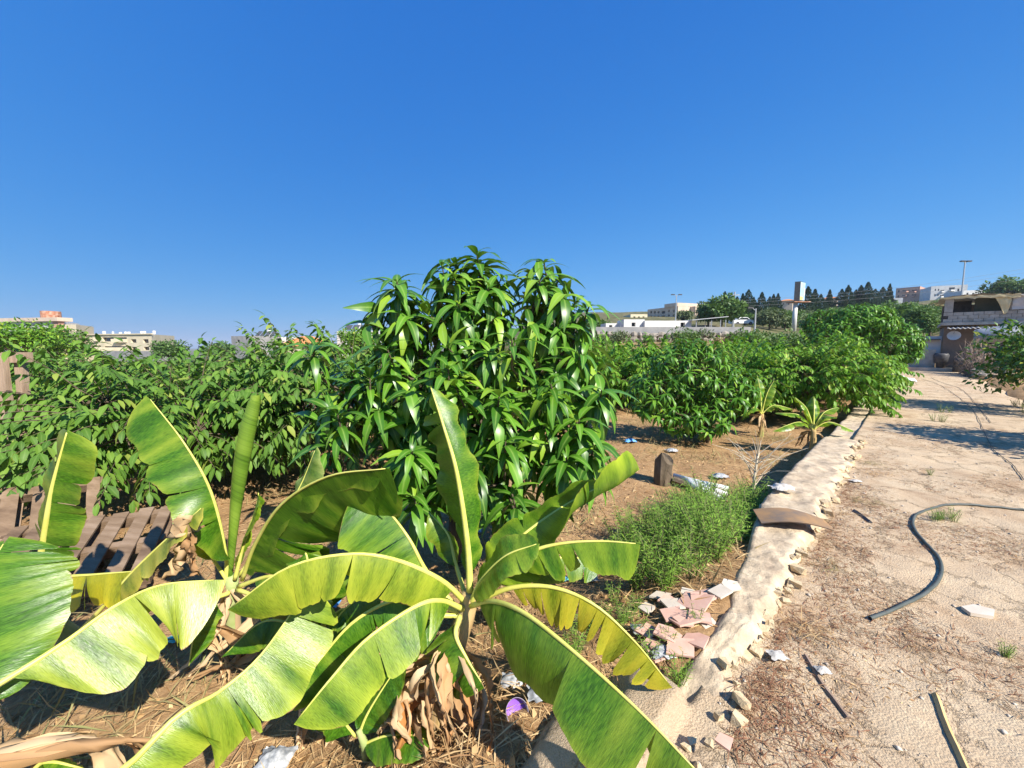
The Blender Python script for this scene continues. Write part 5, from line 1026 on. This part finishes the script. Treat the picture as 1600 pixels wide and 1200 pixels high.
# pallets and the old wooden frame
def pallet(label, M, seed):
    t = thing('wooden_pallet', M.translation, label, 'pallet'); rd = random.Random(seed)
    def bd(name, c, s): m = MB(); m.box((0, 0, 0), s); m.v = [tuple(M @ (Vector(p)+Vector(c))) for p in m.v]; m.build(name, wood2_m, t)
    for k in range(7): bd('deck_board', (-.5+k*.167+rd.uniform(-.012, .012), rd.uniform(-.02, .02), .11), (.1+rd.uniform(-.01, .02), .98, .018))
    for y in (-.44, 0, .44): bd('stringer', (0, y, .05), (1.15, .08, .1))
    for k in (-.5, 0, .5): bd('bottom_board', (k, 0, -.012), (.1, .98, .018))
pallet('weathered pallet propped up beside the upright banana leaf', Matrix.Translation(D(15, 845, 3.3)) @ Matrix.Rotation(.75, 4, 'Z') @ Matrix.Rotation(.62, 4, 'X'), 1)
pallet('weathered pallet lying on the soil by the custard apple', Matrix.Translation(D(120, 878, 3.15)) @ Matrix.Rotation(.5, 4, 'Z') @ Matrix.Rotation(.22, 4, 'X'), 2)
def frame():
    c = D(10, 725, 4.6); c.z = ORCH; t = thing('gate_frame', c, 'old upright wooden frame at the edge of the orchard', 'frame'); zt = D(10, 556, 4.6).z
    for x, w_, y, lean in ((D(8, 650, 4.6).x, .17, 4.6, .0), (D(36, 650, 4.7).x, .1, 4.72, .03)): m = MB(); m.box((x, y, (zt+ORCH)/2), (w_, .06, zt-ORCH), Matrix.Rotation(lean, 3, 'Y')); m.build('upright', wood_m, t)
    m = MB(); m.box((c.x+.12, 4.66, zt-.02), (.5, .04, .12)); m.build('top_board', wood_m, t)
    m = MB(); m.box((c.x+.1, 4.67, zt-.75), (.5, .03, .1)); m.build('cross_board', wood_m, t)
frame()
# feathery weeds
wt = leaf_template(.05, .0065, 2, .5, .1, .45, .8)
def weed_mesh(seed, h, nst, spread):
    rng = np.random.default_rng(seed); m = MB(); pos = []; dr = []; up = []
    for k in range(nst):
        a = rng.random()*6.28; b_ = np.array([math.cos(a), math.sin(a), 0])*rng.uniform(0, .04); ln = h*rng.uniform(.6, 1.1); d = np.array([math.cos(a)*spread*rng.random(), math.sin(a)*spread*rng.random(), 1.]); d /= np.linalg.norm(d); q = b_.copy(); pts = [q.copy()]; n = int(ln/.0095)
        for i in range(n):
            d = d+rng.normal(0, .02, 3); d /= np.linalg.norm(d); q = q+d*ln/n; pts.append(q.copy())
            if i > n*.1:
                g = i*2.4; o = np.array([math.cos(g), math.sin(g), .55+rng.normal(0, .2)]); pos.append(q.copy()); dr.append(o); up.append(np.array([0, 0, 1.])+rng.normal(0, .3, 3))
        m.tube([Vector(p) for p in pts[::6]], [.0035]*len(pts[::6]), 3, False)
    s_ = bpy.data.meshes.new('stems'); s_.from_pydata(m.v, [], m.f); s_.materials.append(twig_m)
    l_ = leaf_cloud('leaves', wt, np.array(pos), frames(np.array(dr), np.array(up)), rng.uniform(.6, 1.25, len(pos))*(h/.42)**.4, rng.random(len(pos))); l_.materials.append(weed_m); return s_, l_
WM = [weed_mesh(1, .42, 9, .5), weed_mesh(2, .36, 10, .7), weed_mesh(3, .24, 8, .9)]
def put_weed(p, v, s, rz, label, group):
    t = thing('feathery_weed', p, label, 'weed', group); t.rotation_euler = (0, 0, rz); t.scale = (s, s, s)
    for me, nm in zip(WM[v], ('stem', 'foliage')):
        o = bpy.data.objects.new(nm, me); COL.objects.link(o); o.parent = t; tag(o, kind='stuff')
rd = random.Random(21); k = 0
while k < 130:
    s, n = rd.uniform(2.5, 5.4), rd.uniform(.86, 2.1)
    if n > 1.0+(s-2.1)*.75 or n > 2.15-.16*(s-2.5) or n < .86+.18*sst(s, 3, 5)-.0: continue
    p = SN(s, n); p.z = terrain(p.x, p.y)-.01; put_weed(p, rd.choice((0, 0, 1)), rd.uniform(.75, 1.1), rd.random()*6.28, 'feathery green weed in the dense patch against the low wall', 'weeds against the low wall'); k += 1
for k in range(26):
    s, n = rd.uniform(1.35, 2.3), rd.uniform(.62, 1.35); p = SN(s, n); p.z = terrain(p.x, p.y)-.01; put_weed(p, rd.choice((1, 2, 2)), rd.uniform(.4, .75), rd.random()*6.28, 'small grey green weed growing between the broken tiles', 'weeds between the tiles')
for px, py, s, n, lab in ((1475, 812, .5, 7, 'low green weed tuft inside the bend of the hose'), (1453, 742, .35, 2, 'tiny weed sprouting alone in the path'), (1570, 1025, .35, 3, 'small weed at the path side below the slab piece'), (1465, 652, .9, 5, 'green weed tuft in the shade across the path'), (1570, 640, 1.0, 5, 'green weeds at the foot of the citrus bush')):
    for q in range(n): p = G(px+rd.uniform(-30, 40)*s*(n > 3), py+rd.uniform(-9, 9)*s*(n > 3), 0); p.z = pz((p.x+p.y)/Q2, (p.y-p.x)/Q2)-.01; put_weed(p, 2, s*rd.uniform(.7, 1.1), rd.random()*6, lab, lab if n > 1 else None)
# straw, dry leaves and pebbles
def scatter(name, n, f, L, Wd, mat, seed, lift=.012, tilt=.15, droop=.3):
    rng = np.random.default_rng(seed); pos = []
    while len(pos) < n:
        p = f(rng)
        if p is not None: pos.append((p[0], p[1], p[2]+lift*rng.random()))
    a = rng.random(n)*6.283; d = np.stack([np.cos(a), np.sin(a), rng.normal(0, tilt, n)], 1); u = np.stack([rng.normal(0, .4, n), rng.normal(0, .4, n), np.ones(n)], 1)
    me = leaf_cloud(name, leaf_template(L, Wd, 2, droop, .2, .5, .5), np.array(pos), frames(d, u), rng.uniform(.4, 1.3, n), rng.random(n)); return tag(link(name, me, mat, None, False, Vector((0, 0, 0))), kind='stuff')
def orch(r0, r1, pw=1.6):
    def f(rng):
        th = rng.uniform(-.98, .72); r = r0+(r1-r0)*rng.random()**pw; x, y = r*math.sin(th), r*math.cos(th); n = (y-x)/Q2
        if n < .74 or (s_ := (x+y)/Q2) > 4.5 and n < .98: return None
        return x, y, terrain(x, y)
    return f
def onpath(rng):
    s = .9+11*rng.random()**2; n = rng.uniform(-2.4, .45)
    if noise.noise(Vector((s*.9, n*1.3, 6)))+.35*(n > .0) < .12*rng.random(): return None
    p = SN(s, n); return p.x, p.y, pz(s, n)
scatter('straw', 42000, orch(.9, 13, 1.2), .15, .006, straw_m, 1, .03, .2); scatter('fallen_leaves', 5200, orch(.9, 10, 1.3), .06, .03, straw_m, 2, .02, .25, .8); scatter('dry_grass', 26000, lambda rng: (lambda q: None if q is None or noise.noise(Vector((q[0]*.8, q[1]*.8, 4))) < -.1+.4*rng.random() else q)(orch(2.5, 18, 1.0)(rng)), .2, .009, dryg_m, 3, .01, .9)
red_m = leafmat('brown_creeper', [(0, (.2, .09, .055)), (.5, (.3, .15, .09)), (1, (.42, .27, .15))], rough=.8, spec=.1, trans=.1)
scatter('brown_litter', 12000, lambda rng: (lambda s, n: None if noise.noise(Vector((s*1.1, n*1.6, 2))) < -.05+.3*rng.random() else (SN(s, n).x, SN(s, n).y, pz(s, n)))(1.6+5.5*rng.random()**1.2, .42-rng.random()**1.5*1.5), .06, .004, red_m, 14, .012, .2)
scatter('path_straw', 14000, onpath, .07, .004, red_m, 4, .006, .12); scatter('path_chaff', 12000, onpath, .02, .007, straw_m, 6, .003, .2)
def pebbles():
    rng = np.random.default_rng(5); V = []; Fc = []; n = 3500; base = np.array([[1, 0, 0], [0, 1, 0], [-1, 0, 0], [0, -1, 0], [0, 0, .7], [0, 0, -.5]], float); fc = np.array([[0, 1, 4], [1, 2, 4], [2, 3, 4], [3, 0, 4], [1, 0, 5], [2, 1, 5], [3, 2, 5], [0, 3, 5]])
    for k in range(n):
        s = .9+10*rng.random()**2; q = rng.uniform(-2.5, .5); p = SN(s, q); r = .003+.013*rng.random()**6; a = rng.random()*6.28; c, s_ = math.cos(a), math.sin(a); B_ = base*(1+rng.normal(0, .25, (6, 3)))*r
        V.append(np.stack([B_[:, 0]*c-B_[:, 1]*s_+p.x, B_[:, 0]*s_+B_[:, 1]*c+p.y, B_[:, 2]+pz(s, q)+r*.2], 1)); Fc.append(fc+k*6)
    tag(link('pebbles', np_mesh('pebbles', np.concatenate(V), np.concatenate(Fc), smooth=False), P('pebble', (.42, .34, .26), (.62, .54, .44), scale=12), None, False, Vector((0, 0, 0))), kind='stuff')
pebbles()
rd = random.Random(56); tm_ = []
for v in range(3):
    n = 110; rng = np.random.default_rng(650+v); a = rng.random(n)*6.283; pos = np.stack([rng.normal(0, .1, n), rng.normal(0, .1, n), np.zeros(n)], 1)
    me = leaf_cloud('blade', leaf_template(.2, .006, 3, 1.1, .1, .4, .5), pos, frames(np.stack([np.cos(a), np.sin(a), rng.uniform(.1, 1.3, n)], 1), np.tile([0, 0, 1.], (n, 1))+.01), rng.uniform(.4, 1.1, n), rng.random(n)); me.materials.append((dryg_m, straw_m, dryg_m)[v]); tm_.append(me)
for k in range(70):
    x, y = rd.uniform(.6, 6.0), rd.uniform(4.6, 11.5)
    if (y-x)/Q2 < 1.2: continue
    t = thing('straw_tuft', (x, y, terrain(x, y)), 'dry straw tuft on the open soil between the mangoes and the low wall', 'grass tuft', 'straw tufts on the open soil'); t.rotation_euler = (0, 0, rd.random()*6); q = rd.uniform(.6, 1.5); t.scale = (q, q, q)
    o = bpy.data.objects.new('blade', tm_[k % 3]); COL.objects.link(o); o.parent = t; tag(o, kind='stuff')
rd = random.Random(55)
for k in range(9):                         # dry brown tufts at the wall foot
    s = 2.2+k*.62+rd.uniform(-.2, .2); p = SN(s, rd.uniform(.05, .4)); t = thing('dry_tuft', (p.x, p.y, 0), 'dry brown grass tuft at the foot of the crumbled wall edge', 'grass tuft', 'dry tufts along the wall'); n = 90; rng = np.random.default_rng(600+k); a = rng.random(n)*6.283
    pos = np.stack([rng.normal(0, .06, n), rng.normal(0, .06, n), np.zeros(n)], 1); me = leaf_cloud('blade', leaf_template(.16, .004, 3, 1.1, .1, .4, .5), pos, frames(np.stack([np.cos(a), np.sin(a), rng.uniform(.1, 1.2, n)], 1), np.tile([0, 0, 1.], (n, 1))+.01), rng.uniform(.4, 1.1, n), rng.random(n)); tag(link('blade', me, (red_m, straw_m, dryg_m)[k % 3], t, False, Vector((p.x, p.y, 0))), kind='stuff')

# ------------------------------------------------------------------ the air
hm = bpy.data.materials.new('haze'); hm.use_nodes = True; ht = hm.node_tree; ht.nodes.remove(ht.nodes['Principled BSDF'])
pv = ht.nodes.new('ShaderNodeVolumePrincipled'); pv.inputs['Color'].default_value = (.8, .88, 1, 1); pv.inputs['Density'].default_value = .00022; pv.inputs['Anisotropy'].default_value = .1
ht.links.new(pv.outputs[0], ht.nodes['Material Output'].inputs['Volume'])
m = MB(); m.box((0, 0, 20), (9000, 9000, 88)); hz_ = m.build('haze', hm); tag(hz_, kind='stuff')
